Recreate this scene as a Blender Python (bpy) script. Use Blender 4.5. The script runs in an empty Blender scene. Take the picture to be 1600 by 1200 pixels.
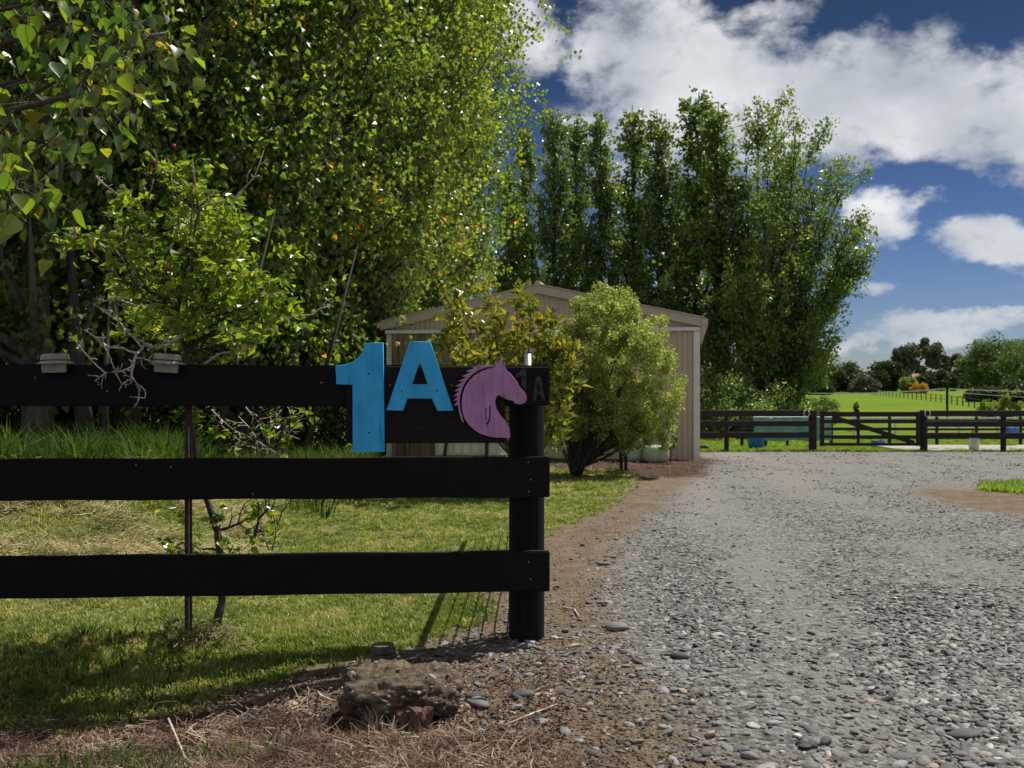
import bpy, bmesh, math, random
import numpy as np
from mathutils import Vector, Matrix, Euler, noise as mnoise

C = bpy.context.scene.collection
scene = bpy.context.scene
F = 1555.0; HOR = 612.0; CAMH = 1.16

# ------------------------------------------------------------------ camera
cd = bpy.data.cameras.new('camera'); cam = bpy.data.objects.new('camera', cd); C.objects.link(cam)
scene.camera = cam
cam.location = (0, 0, CAMH); cam.rotation_euler = (math.radians(90), 0, 0)
cd.sensor_width = 36.0; cd.lens = 36.0 * F / 1600.0
cd.shift_y = (HOR - 600.0) / 1600.0
cd.clip_start = 0.05; cd.clip_end = 3000
cd.dof.use_dof = True; cd.dof.focus_distance = 4.7; cd.dof.aperture_fstop = 7.0

# ------------------------------------------------------------------ light
SUN = Vector((0.43, 0.38, 1.0)).normalized()
ELEV = math.asin(SUN.z); AZ = math.atan2(SUN.x, SUN.y)
sl = bpy.data.lights.new('sun', 'SUN'); so = bpy.data.objects.new('sun', sl); C.objects.link(so)
sl.energy = 5.0; sl.angle = math.radians(0.53); sl.color = (1.0, 0.95, 0.86)
so.rotation_euler = (-SUN).to_track_quat('-Z', 'Y').to_euler(); so.location = (10, 20, 30)
scene.view_settings.view_transform = 'Standard'; scene.view_settings.look = 'None'
scene.view_settings.exposure = 0.34; scene.view_settings.gamma = 1.0
scene.view_settings.use_curve_mapping = False

def azel(px, py):
    x = (px - 800) / F; z = (HOR - py) / F
    return math.atan2(x, 1.0), math.atan2(z, math.hypot(x, 1.0))

def build_world():
    w = bpy.data.worlds.new('World'); scene.world = w; w.use_nodes = True
    nt = w.node_tree; N = nt.nodes; L = nt.links; N.clear()
    def nd(t, **k):
        n = N.new(t)
        for a, b in k.items(): setattr(n, a, b)
        return n
    def mth(op, a, b=None, c=None, clamp=False):
        n = nd('ShaderNodeMath', operation=op, use_clamp=clamp)
        for i, v in enumerate((a, b, c)):
            if v is None: continue
            if isinstance(v, (int, float)): n.inputs[i].default_value = v
            else: L.new(v, n.inputs[i])
        return n.outputs[0]
    sky = nd('ShaderNodeTexSky', sky_type='NISHITA'); sky.sun_disc = False
    sky.sun_elevation = ELEV; sky.sun_rotation = AZ
    sky.air_density = 1.0; sky.dust_density = 0.15; sky.ozone_density = 4.0; sky.altitude = 200
    tc = nd('ShaderNodeTexCoord')
    sp = nd('ShaderNodeSeparateXYZ'); L.new(tc.outputs['Generated'], sp.inputs[0])
    X, Y, Z = sp.outputs
    az = mth('ARCTAN2', X, Y); el = mth('ARCSINE', Z)
    # warp
    cmb = nd('ShaderNodeCombineXYZ'); L.new(az, cmb.inputs[0]); L.new(mth('MULTIPLY', el, 1.5), cmb.inputs[1])
    wn = nd('ShaderNodeTexNoise'); wn.inputs['Scale'].default_value = 9; wn.inputs['Detail'].default_value = 6; wn.inputs['Roughness'].default_value = .6
    L.new(cmb.outputs[0], wn.inputs['Vector'])
    ws = nd('ShaderNodeSeparateXYZ'); L.new(wn.outputs['Color'], ws.inputs[0])
    azw = mth('ADD', az, mth('MULTIPLY', mth('SUBTRACT', ws.outputs[0], .5), .16))
    elw = mth('ADD', el, mth('MULTIPLY', mth('SUBTRACT', ws.outputs[1], .5), .09))
    blobs = [  # px, py, rx, ry, weight
        (985, 90, 95, 110, .95), (930, 20, 60, 40, .35), (1120, 140, 150, 85, 1.0), (1290, 150, 170, 85, 1.0), (1480, 165, 170, 62, 1.0), (1660, 170, 120, 75, 1),
        (1150, 60, 60, 30, .35), (1210, 15, 75, 22, .45), (820, 65, 60, 55, .75), (1250, 225, 130, 45, .6), (1000, 220, 120, 60, .7), (1570, 205, 120, 40, .8),
        (1060, 15, 50, 25, .5), (1385, 350, 55, 38, .95), (1570, 365, 75, 34, .95), (1530, 260, 45, 14, .5), (1595, 265, 35, 22, .65),
        (1350, 456, 55, 13, .7), (1480, 515, 110, 20, .8), (1572, 496, 40, 12, .8), (1345, 530, 45, 11, .8), (1430, 500, 60, 10, .5), (1500, 575, 150, 22, .35),
        (600, -150, 260, 90, .8), (1900, 420, 180, 40, .8), (2100, 150, 200, 80, .8)]
    acc = None
    for (bx, by, rx, ry, wt) in blobs:
        a0, e0 = azel(bx, by); ra = rx / F * 1.0; re = ry / F * .92
        dx = mth('DIVIDE', mth('SUBTRACT', azw, a0), ra); dy = mth('DIVIDE', mth('SUBTRACT', elw, e0), re)
        d2 = mth('ADD', mth('MULTIPLY', dx, dx), mth('MULTIPLY', dy, dy))
        g = mth('MULTIPLY', mth('EXPONENT', mth('MULTIPLY', mth('MULTIPLY', d2, d2), -.35)), wt)
        acc = g if acc is None else mth('MAXIMUM', acc, g)
    # out of view: noise cloud, cover thickened to add fill light
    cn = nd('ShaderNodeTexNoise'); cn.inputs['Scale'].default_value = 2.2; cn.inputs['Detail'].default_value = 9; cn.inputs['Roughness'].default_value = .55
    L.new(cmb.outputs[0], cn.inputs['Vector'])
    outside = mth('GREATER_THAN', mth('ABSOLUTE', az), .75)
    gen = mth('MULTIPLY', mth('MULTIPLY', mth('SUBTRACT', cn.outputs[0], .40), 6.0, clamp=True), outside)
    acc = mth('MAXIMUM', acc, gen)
    fn = nd('ShaderNodeTexNoise'); fn.inputs['Scale'].default_value = 14; fn.inputs['Detail'].default_value = 10; fn.inputs['Roughness'].default_value = .62
    L.new(cmb.outputs[0], fn.inputs['Vector'])
    dens = mth('ADD', acc, mth('MULTIPLY', mth('SUBTRACT', fn.outputs[0], .5), 1.95))
    mr = nd('ShaderNodeMapRange', interpolation_type='SMOOTHSTEP'); mr.inputs[1].default_value = .24; mr.inputs[2].default_value = .95
    L.new(dens, mr.inputs[0])
    mask = mr.outputs[0]
    # sky tint
    hs = nd('ShaderNodeMix', data_type='RGBA', blend_type='MULTIPLY'); hs.inputs[0].default_value = 1
    gm = nd('ShaderNodeGamma'); gm.inputs[1].default_value = 1.42; L.new(sky.outputs[0], gm.inputs[0])
    L.new(gm.outputs[0], hs.inputs[6])
    eg = nd('ShaderNodeMapRange', interpolation_type='SMOOTHSTEP'); eg.inputs[1].default_value = 0.0; eg.inputs[2].default_value = .42; L.new(el, eg.inputs[0])
    tn = nd('ShaderNodeMix', data_type='RGBA'); L.new(eg.outputs[0], tn.inputs[0]); tn.inputs[6].default_value = (.170, .168, .215, 1); tn.inputs[7].default_value = (.085, .086, .086, 1); L.new(tn.outputs[2], hs.inputs[7])
    sn = nd('ShaderNodeTexNoise'); sn.inputs['Scale'].default_value = 6; sn.inputs['Detail'].default_value = 7
    mp = nd('ShaderNodeMapping'); mp.inputs['Location'].default_value = (.02, -.03, 0); L.new(cmb.outputs[0], mp.inputs[0]); L.new(mp.outputs[0], sn.inputs['Vector'])
    ramp = nd('ShaderNodeMapRange'); ramp.inputs[1].default_value = .35; ramp.inputs[2].default_value = .68; L.new(sn.outputs[0], ramp.inputs[0])
    cc = nd('ShaderNodeMix', data_type='RGBA'); L.new(ramp.outputs[0], cc.inputs[0])
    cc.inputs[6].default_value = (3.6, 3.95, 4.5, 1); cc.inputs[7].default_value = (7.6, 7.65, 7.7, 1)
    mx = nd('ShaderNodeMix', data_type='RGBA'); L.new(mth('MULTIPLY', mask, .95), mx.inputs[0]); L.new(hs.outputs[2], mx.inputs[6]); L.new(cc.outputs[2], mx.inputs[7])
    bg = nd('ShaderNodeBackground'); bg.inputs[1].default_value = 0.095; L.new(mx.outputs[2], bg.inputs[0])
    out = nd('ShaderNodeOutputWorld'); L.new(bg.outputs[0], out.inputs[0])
build_world()
scene.render.engine = 'CYCLES'
scene.cycles.max_bounces = 5; scene.cycles.transmission_bounces = 4; scene.cycles.diffuse_bounces = 3

# ------------------------------------------------------------------ helpers
rng = np.random.default_rng(7)
random.seed(5)

def P(px, py, Y):
    return Vector(((px - 800) / F * Y, Y, CAMH + (HOR - py) / F * Y))

_perm = np.random.default_rng(99).random((256, 256))
def vnoise(x, y, s):
    x = np.asarray(x, float) / s + 1000.3; y = np.asarray(y, float) / s + 1000.7
    xi = np.floor(x).astype(int); yi = np.floor(y).astype(int); fx = x - xi; fy = y - yi
    fx = fx * fx * (3 - 2 * fx); fy = fy * fy * (3 - 2 * fy)
    a = _perm[xi % 256, yi % 256]; b = _perm[(xi + 1) % 256, yi % 256]; c = _perm[xi % 256, (yi + 1) % 256]; d = _perm[(xi + 1) % 256, (yi + 1) % 256]
    return (a * (1 - fx) + b * fx) * (1 - fy) + (c * (1 - fx) + d * fx) * fy - .5
def sstep(t):
    t = np.clip(t, 0, 1); return t * t * (3 - 2 * t)

def height(x, y):
    x = np.asarray(x, float); y = np.asarray(y, float)
    z = np.interp(y, [-50, 6, 20, 27, 33, 45, 60, 90, 140, 200, 320, 900], [0, 0, -.20, -.47, -.62, -.45, 0.02, .45, 1.0, 1.7, 2.6, 3.5])
    z = z + .36 * sstep((-.27 * y - x) / 1.0) * sstep((y - 6.9) / 1.9) * (1 - .8 * sstep((y - 15) / 10))
    z = z - .20 * sstep((-x - .25) / 1.5) * sstep((4.66 - y) / .62)
    near = sstep((30 - y) / 8)
    z = z + near * (.035 * vnoise(x, y, .9) + .018 * vnoise(x, y, .28) + .008 * vnoise(x, y, .1))
    z = z - .02 * np.exp(-((x - (1.2 + .13 * y)) / .35) ** 2) * near
    return z
def hz(x, y): return float(height(x, y))

def tag(o, label=None, cat=None, group=None, kind=None):
    if label: o['label'] = label
    if cat: o['category'] = cat
    if group: o['group'] = group
    if kind: o['kind'] = kind
    return o
def empty(name, loc, label=None, cat=None, group=None, rz=0):
    o = bpy.data.objects.new(name, None); C.objects.link(o); o.location = loc; o.rotation_euler = (0, 0, rz)
    o.empty_display_size = .1
    return tag(o, label, cat, group)
def link(name, me, mat=None, parent=None, loc=(0, 0, 0), rot=(0, 0, 0), scale=(1, 1, 1)):
    o = bpy.data.objects.new(name, me); C.objects.link(o)
    if mat and not me.materials: me.materials.append(mat)
    o.parent = parent; o.location = loc; o.rotation_euler = rot; o.scale = scale
    return o
def copy_tree(o, parent=None):
    c = o.copy(); C.objects.link(c)
    if parent: c.parent = parent
    for ch in list(o.children): copy_tree(ch, c)
    return c

class MB:
    def __init__(s): s.v = []; s.f = []
    def add(s, vs, fs):
        n = len(s.v); s.v += [tuple(v) for v in vs]; s.f += [tuple(i + n for i in f) for f in fs]
    def box(s, a, b, M=None):
        (x0, y0, z0), (x1, y1, z1) = a, b
        vs = [Vector(p) for p in ((x0, y0, z0), (x1, y0, z0), (x1, y1, z0), (x0, y1, z0), (x0, y0, z1), (x1, y0, z1), (x1, y1, z1), (x0, y1, z1))]
        if M: vs = [M @ v for v in vs]
        s.add(vs, [(0, 3, 2, 1), (4, 5, 6, 7), (0, 1, 5, 4), (1, 2, 6, 5), (2, 3, 7, 6), (3, 0, 4, 7)])
    def tube(s, pts, rads, n=6, cap=True):
        pts = [Vector(p) for p in pts]; rings = []; base = len(s.v)
        if isinstance(rads, (int, float)): rads = [rads] * len(pts)
        up = None
        for i, p in enumerate(pts):
            d = (pts[min(i + 1, len(pts) - 1)] - pts[max(i - 1, 0)])
            if d.length < 1e-9: d = Vector((0, 0, 1))
            d.normalize()
            if up is None: up = Vector((1, 0, 0)) if abs(d.x) < .8 else Vector((0, 1, 0))
            u = d.cross(up).normalized(); w = d.cross(u).normalized(); up = -w if False else up
            for k in range(n):
                a = 2 * math.pi * k / n
                s.v.append(tuple(p + (u * math.cos(a) + w * math.sin(a)) * rads[i]))
        for i in range(len(pts) - 1):
            for k in range(n):
                a = base + i * n + k; b = base + i * n + (k + 1) % n
                s.f.append((a, b, b + n, a + n))
        if cap:
            s.f.append(tuple(base + k for k in reversed(range(n)))); e = base + (len(pts) - 1) * n
            s.f.append(tuple(e + k for k in range(n)))
    def mesh(s, name, smooth=False, bevel=0, segs=1):
        me = bpy.data.meshes.new(name); me.from_pydata(s.v, [], s.f); 
        if bevel:
            bm = bmesh.new(); bm.from_mesh(me); bmesh.ops.bevel(bm, geom=list(bm.edges), offset=bevel, segments=segs, affect='EDGES', clamp_overlap=True); bm.to_mesh(me); bm.free()
        me.update()
        if smooth: me.shade_smooth()
        return me
    def obj(s, name, mat, parent=None, smooth=False, bevel=0, loc=(0, 0, 0), rot=(0, 0, 0)):
        return link(name, s.mesh(name, smooth, bevel), mat, parent, loc, rot)

def np_mesh(name, verts, faces, attr=None, smooth=False):
    """verts (n,3), faces (m,k); attr per face"""
    me = bpy.data.meshes.new(name); n = len(verts); m, k = faces.shape
    me.vertices.add(n); me.vertices.foreach_set('co', np.ascontiguousarray(verts, np.float32).ravel())
    me.loops.add(m * k); me.loops.foreach_set('vertex_index', np.ascontiguousarray(faces, np.int32).ravel())
    me.polygons.add(m); me.polygons.foreach_set('loop_start', np.arange(0, m * k, k, dtype=np.int32))
    me.update(calc_edges=True)
    if attr is not None:
        a = me.attributes.new('tint', 'FLOAT', 'FACE'); a.data.foreach_set('value', np.ascontiguousarray(attr, np.float32))
    me.polygons.foreach_set('use_smooth', np.full(m, smooth))
    me.validate() if False else None
    return me

def unit(a): return a / (np.linalg.norm(a, axis=1, keepdims=True) + 1e-9)

def leaf_mesh(name, c, size, r, droop=.5, fold=.25, aspect=.8, tint=None, outward=None):
    """each leaf = 6 verts, 4 tris as 2 quads folded along the midrib"""
    n = len(c)
    ax = r.normal(size=(n, 3)); ax[:, 2] -= droop * 2
    if outward is not None: ax += outward
    ax = unit(ax); sd = unit(np.cross(ax, r.normal(size=(n, 3)))); nn = np.cross(ax, sd)
    s = (size * r.uniform(.65, 1.25, n))[:, None]
    L = s; W = s * aspect * .5
    base = c; tip = c + ax * L
    off = nn * (W * fold * 2)
    bl = c + ax * L * .3 - sd * W + off; br = c + ax * L * .3 + sd * W + off
    verts = np.stack([base, bl, tip, br], 1).reshape(-1, 3)
    i = np.arange(n) * 4
    faces = np.stack([np.stack([i, i + 1, i + 2], 1), np.stack([i, i + 2, i + 3], 1)], 1).reshape(-1, 3)
    t = np.clip(r.normal(.5, .2, n), 0, 1) if tint is None else tint
    return np_mesh(name, verts, faces, np.repeat(t, 2))

# ------------------------------------------------------------------ materials
def M_(name):
    m = bpy.data.materials.new(name); m.use_nodes = True; nt = m.node_tree
    return m, nt, nt.nodes, nt.links, nt.nodes['Principled BSDF']
def ramp_node(N, stops):
    r = N.new('ShaderNodeValToRGB'); e = r.color_ramp.elements
    while len(e) < len(stops): e.new(.5)
    for i, (p, c) in enumerate(stops): e[i].position = p; e[i].color = (*c, 1)
    return r
def simple(name, col, rough=.6, col2=None, scale=8, bump=0, stretch=(1, 1, 1), metal=0, spec=.5, detail=6, lo=.35, hi=.65, bscale=None):
    m, nt, N, L, b = M_(name)
    b.inputs['Roughness'].default_value = rough; b.inputs['Metallic'].default_value = metal; b.inputs['Specular IOR Level'].default_value = spec
    tc = N.new('ShaderNodeTexCoord'); mp = N.new('ShaderNodeMapping'); mp.inputs['Scale'].default_value = stretch; L.new(tc.outputs['Object'], mp.inputs[0])
    n = N.new('ShaderNodeTexNoise'); n.inputs['Scale'].default_value = scale; n.inputs['Detail'].default_value = detail; n.inputs['Roughness'].default_value = .6; L.new(mp.outputs[0], n.inputs['Vector'])
    r = ramp_node(N, [(lo, col), (hi, col2 or tuple(c * .75 for c in col))]); L.new(n.outputs[0], r.inputs[0]); L.new(r.outputs[0], b.inputs['Base Color'])
    if bump:
        n2 = N.new('ShaderNodeTexNoise'); n2.inputs['Scale'].default_value = bscale or scale * 2; n2.inputs['Detail'].default_value = 8; L.new(mp.outputs[0], n2.inputs['Vector'])
        bp = N.new('ShaderNodeBump'); bp.inputs['Strength'].default_value = bump; bp.inputs['Distance'].default_value = .01; L.new(n2.outputs[0], bp.inputs['Height']); L.new(bp.outputs[0], b.inputs['Normal'])
    return m
def leaf_mat(name, stops, trans=.45, tboost=(1.5, 1.5, .8), rough=.4, spec=.5, use_obj=False, posvar=0):
    m, nt, N, L, b = M_(name)
    r = ramp_node(N, stops)
    if use_obj: at = N.new('ShaderNodeObjectInfo'); src = at.outputs['Random']
    else: at = N.new('ShaderNodeAttribute'); at.attribute_name = 'tint'; src = at.outputs['Fac']
    if posvar:
        g = N.new('ShaderNodeNewGeometry'); nz = N.new('ShaderNodeTexNoise'); nz.inputs['Scale'].default_value = posvar; nz.inputs['Detail'].default_value = 3; L.new(g.outputs['Position'], nz.inputs['Vector'])
        mr = N.new('ShaderNodeMapRange'); mr.inputs[1].default_value = .3; mr.inputs[2].default_value = .7; mr.inputs[3].default_value = -.3; mr.inputs[4].default_value = .3; L.new(nz.outputs[0], mr.inputs[0])
        ad = N.new('ShaderNodeMath'); ad.operation = 'ADD'; ad.use_clamp = True; L.new(src, ad.inputs[0]); L.new(mr.outputs[0], ad.inputs[1]); src = ad.outputs[0]
    L.new(src, r.inputs[0]); L.new(r.outputs[0], b.inputs['Base Color'])
    b.inputs['Roughness'].default_value = rough; b.inputs['Specular IOR Level'].default_value = spec
    t = N.new('ShaderNodeBsdfTranslucent'); mul = N.new('ShaderNodeMix'); mul.data_type = 'RGBA'; mul.blend_type = 'MULTIPLY'; mul.inputs[0].default_value = 1; mul.inputs[7].default_value = (*tboost, 1)
    L.new(r.outputs[0], mul.inputs[6]); L.new(mul.outputs[2], t.inputs[0])
    mx = N.new('ShaderNodeMixShader'); mx.inputs[0].default_value = trans; L.new(b.outputs[0], mx.inputs[1]); L.new(t.outputs[0], mx.inputs[2]); L.new(mx.outputs[0], N['Material Output'].inputs[0])
    return m

POP = [(0, (.045, .08, .028)), (.35, (.08, .14, .036)), (.75, (.15, .215, .048)), (.95, (.22, .25, .06)), (1, (.42, .24, .07))]
M_pop = leaf_mat('poplar_leaf', POP, .5, (2.9, 2.5, .75), .38, 1.0, posvar=.8)
M_popfar = leaf_mat('far_poplar_leaf', [(0, (.055, .10, .03)), (.4, (.10, .16, .038)), (.8, (.17, .225, .05)), (1, (.24, .24, .06))], .45, (1.9, 1.9, .95), .38, 1.0, posvar=.5)
M_popbig = leaf_mat('near_poplar_leaf', [(0, (.03, .07, .02)), (.5, (.07, .13, .025)), (.9, (.14, .2, .03)), (1, (.28, .18, .05))], .5, (2.5, 2.3, .6), .35, 1.0, use_obj=True)
M_rose = leaf_mat('rose_leaf', [(0, (.05, .10, .02)), (.5, (.12, .20, .025)), (.85, (.26, .32, .04)), (1, (.34, .33, .05))], .5, (2.2, 2.0, .6), .33, .9)
M_roseo = leaf_mat('rose_leaf_single', [(0, (.05, .10, .02)), (.5, (.12, .20, .025)), (.85, (.26, .32, .04)), (1, (.34, .33, .05))], .5, (2.2, 2.0, .6), .33, .9, use_obj=True)
MAG = [(0, (.06, .10, .02)), (.4, (.15, .19, .03)), (.75, (.30, .31, .045)), (1, (.38, .31, .06))]
M_mag = leaf_mat('magnolia_leaf', MAG, .4, (1.5, 1.4, .6), .25, .8)
M_mago = leaf_mat('magnolia_leaf_single', MAG, .4, (1.5, 1.4, .6), .25, .8, use_obj=True)
M_pitt = leaf_mat('pittosporum_leaf', [(0, (.12, .15, .04)), (.5, (.28, .34, .10)), (1, (.62, .66, .28))], .45, (1.5, 1.5, .7), .4, .5)
M_dark = leaf_mat('dark_leaf', [(0, (.022, .042, .018)), (.6, (.045, .075, .028)), (1, (.10, .12, .045))], .35, (1.3, 1.3, .7), .5, .3)
M_euc = leaf_mat('eucalyptus_leaf', [(0, (.06, .075, .05)), (1, (.15, .16, .10))], .25, (1.2, 1.2, .8), .5, .3)
M_will = leaf_mat('willow_leaf', [(0, (.06, .10, .03)), (.6, (.11, .17, .05)), (1, (.17, .23, .07))], .35, (1.3, 1.3, .7), .5, .3)
M_bright = leaf_mat('bright_leaf', [(0, (.14, .2, .05)), (1, (.3, .36, .1))], .4, (1.3, 1.3, .6), .5, .3)
M_orange = leaf_mat('orange_leaf', [(0, (.35, .2, .02)), (1, (.6, .35, .03))], .3, (1.2, 1.1, .6), .5, .3)
M_grass = leaf_mat('grass_blade', [(0, (.11, .17, .035)), (.45, (.20, .25, .06)), (.8, (.33, .34, .13)), (1, (.48, .43, .23))], .4, (1.5, 1.5, .6), .5, .35, use_obj=True, posvar=1.6)
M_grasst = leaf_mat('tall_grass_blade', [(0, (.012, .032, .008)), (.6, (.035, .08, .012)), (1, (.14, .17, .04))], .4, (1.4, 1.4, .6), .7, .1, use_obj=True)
M_straw = leaf_mat('dry_straw', [(0, (.05, .03, .022)), (.45, (.15, .092, .068)), (.85, (.30, .205, .15)), (1, (.48, .39, .28))], .15, (1, 1, .9), .7, .2, use_obj=True, posvar=2)
M_hay = leaf_mat('cut_hay', [(0, (.16, .15, .06)), (.5, (.36, .32, .15)), (1, (.55, .48, .26))], .25, (1, 1, .8), .7, .2, use_obj=True)
M_litter = leaf_mat('fallen_leaf', [(0, (.05, .03, .022)), (.5, (.15, .095, .065)), (.85, (.26, .18, .13)), (1, (.45, .36, .28))], .2, (1, .9, .8), .7, .2, use_obj=True)
M_bark = simple('poplar_bark', (.16, .14, .12), .9, (.06, .05, .045), 6, .6, (2, 2, .5))
M_barkd = simple('dark_bark', (.05, .04, .032), .9, (.025, .02, .018), 8, .6, (2, 2, .5))
M_lich = simple('lichen_twig', (.60, .53, .48), .9, (.30, .22, .19), 40, .3)
M_stem = simple('brown_stem', (.11, .075, .05), .85, (.05, .035, .025), 30, .4)
M_black = simple('black_fence_stain', (.0025, .0025, .0035), .6, (.006, .0055, .0065), 5, .35, (1, 6, 14), spec=.18, bscale=14)
M_blackv = simple('black_post_stain', (.003, .003, .004), .7, (.009, .008, .008), 5, .5, (12, 12, 1), spec=.15, bscale=16)
M_board = simple('dark_backboard_stain', (.006, .004, .005), .55, (.011, .007, .008), 5, .3, (1, 6, 14), spec=.2)
M_ghost = simple('faded_letter_paint', (.075, .075, .08), .8, (.022, .022, .024), 60, spec=.2)
M_nail = simple('nail_metal', (.30, .28, .27), .5, metal=.6)
M_galv = simple('galvanised_pipe', (.55, .57, .6), .35, (.42, .44, .47), 20, metal=.8)
M_wire = simple('mesh_wire', (.25, .25, .25), .5, metal=.6)
M_rust = simple('red_brown_steel', (.055, .018, .015), .6, (.02, .009, .008), 20, .2)
def painted_wood(name, c, dark, c2):
    m, nt, N, L, b = M_(name); b.inputs['Roughness'].default_value = .55; b.inputs['Specular IOR Level'].default_value = .35
    g = N.new('ShaderNodeTexCoord'); mp = N.new('ShaderNodeMapping'); mp.inputs['Scale'].default_value = (14, 1.2, 14); L.new(g.outputs['Object'], mp.inputs[0])
    n = N.new('ShaderNodeTexNoise'); n.inputs['Scale'].default_value = 4; n.inputs['Detail'].default_value = 9; n.inputs['Roughness'].default_value = .65; n.inputs['Distortion'].default_value = .6; L.new(mp.outputs[0], n.inputs['Vector'])
    r = ramp_node(N, [(.30, dark), (.42, c), (.75, c2)]); L.new(n.outputs[0], r.inputs[0])
    n3 = N.new('ShaderNodeTexNoise'); n3.inputs['Scale'].default_value = 9; n3.inputs['Detail'].default_value = 5; L.new(g.outputs['Object'], n3.inputs['Vector'])
    mr = N.new('ShaderNodeMapRange'); mr.inputs[1].default_value = .3; mr.inputs[2].default_value = .7; mr.inputs[3].default_value = .82; mr.inputs[4].default_value = 1.1; L.new(n3.outputs[0], mr.inputs[0])
    mu = N.new('ShaderNodeMix'); mu.data_type = 'RGBA'; mu.blend_type = 'MULTIPLY'; mu.inputs[0].default_value = 1; L.new(r.outputs[0], mu.inputs[6]); L.new(mr.outputs[0], mu.inputs[7]); L.new(mu.outputs[2], b.inputs['Base Color'])
    bp = N.new('ShaderNodeBump'); bp.inputs['Strength'].default_value = .5; bp.inputs['Distance'].default_value = .003; L.new(n.outputs[0], bp.inputs['Height']); L.new(bp.outputs[0], b.inputs['Normal'])
    return m
M_blue = painted_wood('blue_painted_wood', (.035, .41, .80), (.016, .22, .46), (.06, .48, .88))
M_purp = painted_wood('purple_painted_wood', (.44, .20, .40), (.13, .06, .12), (.52, .26, .48))
M_crack = simple('crack_dark', (.03, .01, .025), .8)
M_shed = simple('tan_cladding', (.60, .49, .36), .45, (.54, .44, .32), 3, 0, (1, 1, .3), spec=.35)
M_trim = simple('shed_trim', (.8, .77, .72), .45, (.72, .69, .65), 3)
M_fblack = simple('weathered_black_rail', (.022, .016, .018), .6, (.012, .009, .010), 6, .2, (1, 6, 14), spec=.3)
M_barge = simple('shed_barge', (.56, .46, .37), .45, (.50, .42, .33), 3)
def stained():
    m, nt, N, L, b = M_('stained_door_sheet'); b.inputs['Roughness'].default_value = .7
    g = N.new('ShaderNodeTexCoord'); mp = N.new('ShaderNodeMapping'); mp.inputs['Scale'].default_value = (5, 1, .35); L.new(g.outputs['Object'], mp.inputs[0])
    n = N.new('ShaderNodeTexNoise'); n.inputs['Scale'].default_value = 2.5; n.inputs['Detail'].default_value = 8; L.new(mp.outputs[0], n.inputs['Vector'])
    r = ramp_node(N, [(.32, (.06, .045, .03)), (.5, (.2, .15, .1)), (.7, (.33, .27, .19))]); L.new(n.outputs[0], r.inputs[0]); L.new(r.outputs[0], b.inputs['Base Color'])
    return m
M_stain = stained()
M_plast = simple('pale_tank_plastic', (.8, .86, .62), .4, (.68, .74, .5), 4)
M_cage = simple('tank_cage', (.7, .72, .7), .4, metal=.3)
M_pallet = simple('pallet_dark', (.03, .03, .03), .7)
M_wrap = simple('bale_wrap', (.5, .56, .44), .35, (.35, .42, .28), 5, .5, bscale=14)
M_lamp = simple('lamp_plastic', (.36, .33, .27), .35, (.22, .19, .15), 12)
M_lampt = simple('lamp_top_panel', (.30, .32, .34), .2, (.16, .18, .2), 25)
M_bblue = simple('blue_plastic', (.01, .16, .48), .35, (.01, .12, .4), 4)
M_teal = simple('teal_cloth', (.22, .42, .38), .9, (.12, .28, .27), 3, .2, (1, 1, 3))
M_white = simple('white_plastic', (.75, .75, .72), .4)
M_red = simple('red_plastic', (.7, .1, .05), .4)
M_conc = simple('concrete', (.36, .34, .32), .9, (.28, .265, .25), 6, .2)
M_roofr = simple('red_roof', (.35, .12, .08), .8)
M_shoe = simple('pale_horseshoe', (.6, .6, .6), .4, metal=.2)
M_tape = simple('white_tape', (.75, .75, .75), .5)
M_wpost = simple('far_fence_wood', (.035, .028, .026), .9)
M_stump = simple('stump_wood', (.13, .095, .075), .9, (.05, .035, .03), 25, .8, (1, 1, .5))
M_brick = simple('broken_red_clay', (.13, .06, .042), .9, (.08, .05, .04), 20, .8)
M_clod = simple('earthy_concrete', (.15, .115, .082), .95, (.04, .03, .022), 30, 1.0, bscale=45, spec=.1)
M_hip = simple('rose_hip', (.35, .04, .03), .4)

def stone_mat():
    m, nt, N, L, b = M_('river_stone'); b.inputs['Roughness'].default_value = .75; b.inputs['Specular IOR Level'].default_value = .35
    oi = N.new('ShaderNodeObjectInfo'); r = ramp_node(N, [(0, (.06, .06, .06)), (.35, (.11, .109, .106)), (.7, (.175, .172, .168)), (.9, (.26, .255, .25)), (.97, (.30, .24, .19)), (1, (.48, .47, .45))]); L.new(oi.outputs['Random'], r.inputs[0])
    tc = N.new('ShaderNodeTexCoord'); n = N.new('ShaderNodeTexNoise'); n.inputs['Scale'].default_value = 3; n.inputs['Detail'].default_value = 8; L.new(tc.outputs['Object'], n.inputs['Vector'])
    mr = N.new('ShaderNodeMapRange'); mr.inputs[1].default_value = .3; mr.inputs[2].default_value = .7; mr.inputs[3].default_value = .7; mr.inputs[4].default_value = 1.2; L.new(n.outputs[0], mr.inputs[0])
    mu = N.new('ShaderNodeMix'); mu.data_type = 'RGBA'; mu.blend_type = 'MULTIPLY'; mu.inputs[0].default_value = 1; L.new(r.outputs[0], mu.inputs[6]); L.new(mr.outputs[0], mu.inputs[7]); L.new(mu.outputs[2], b.inputs['Base Color'])
    return m
M_stone = stone_mat()

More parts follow.
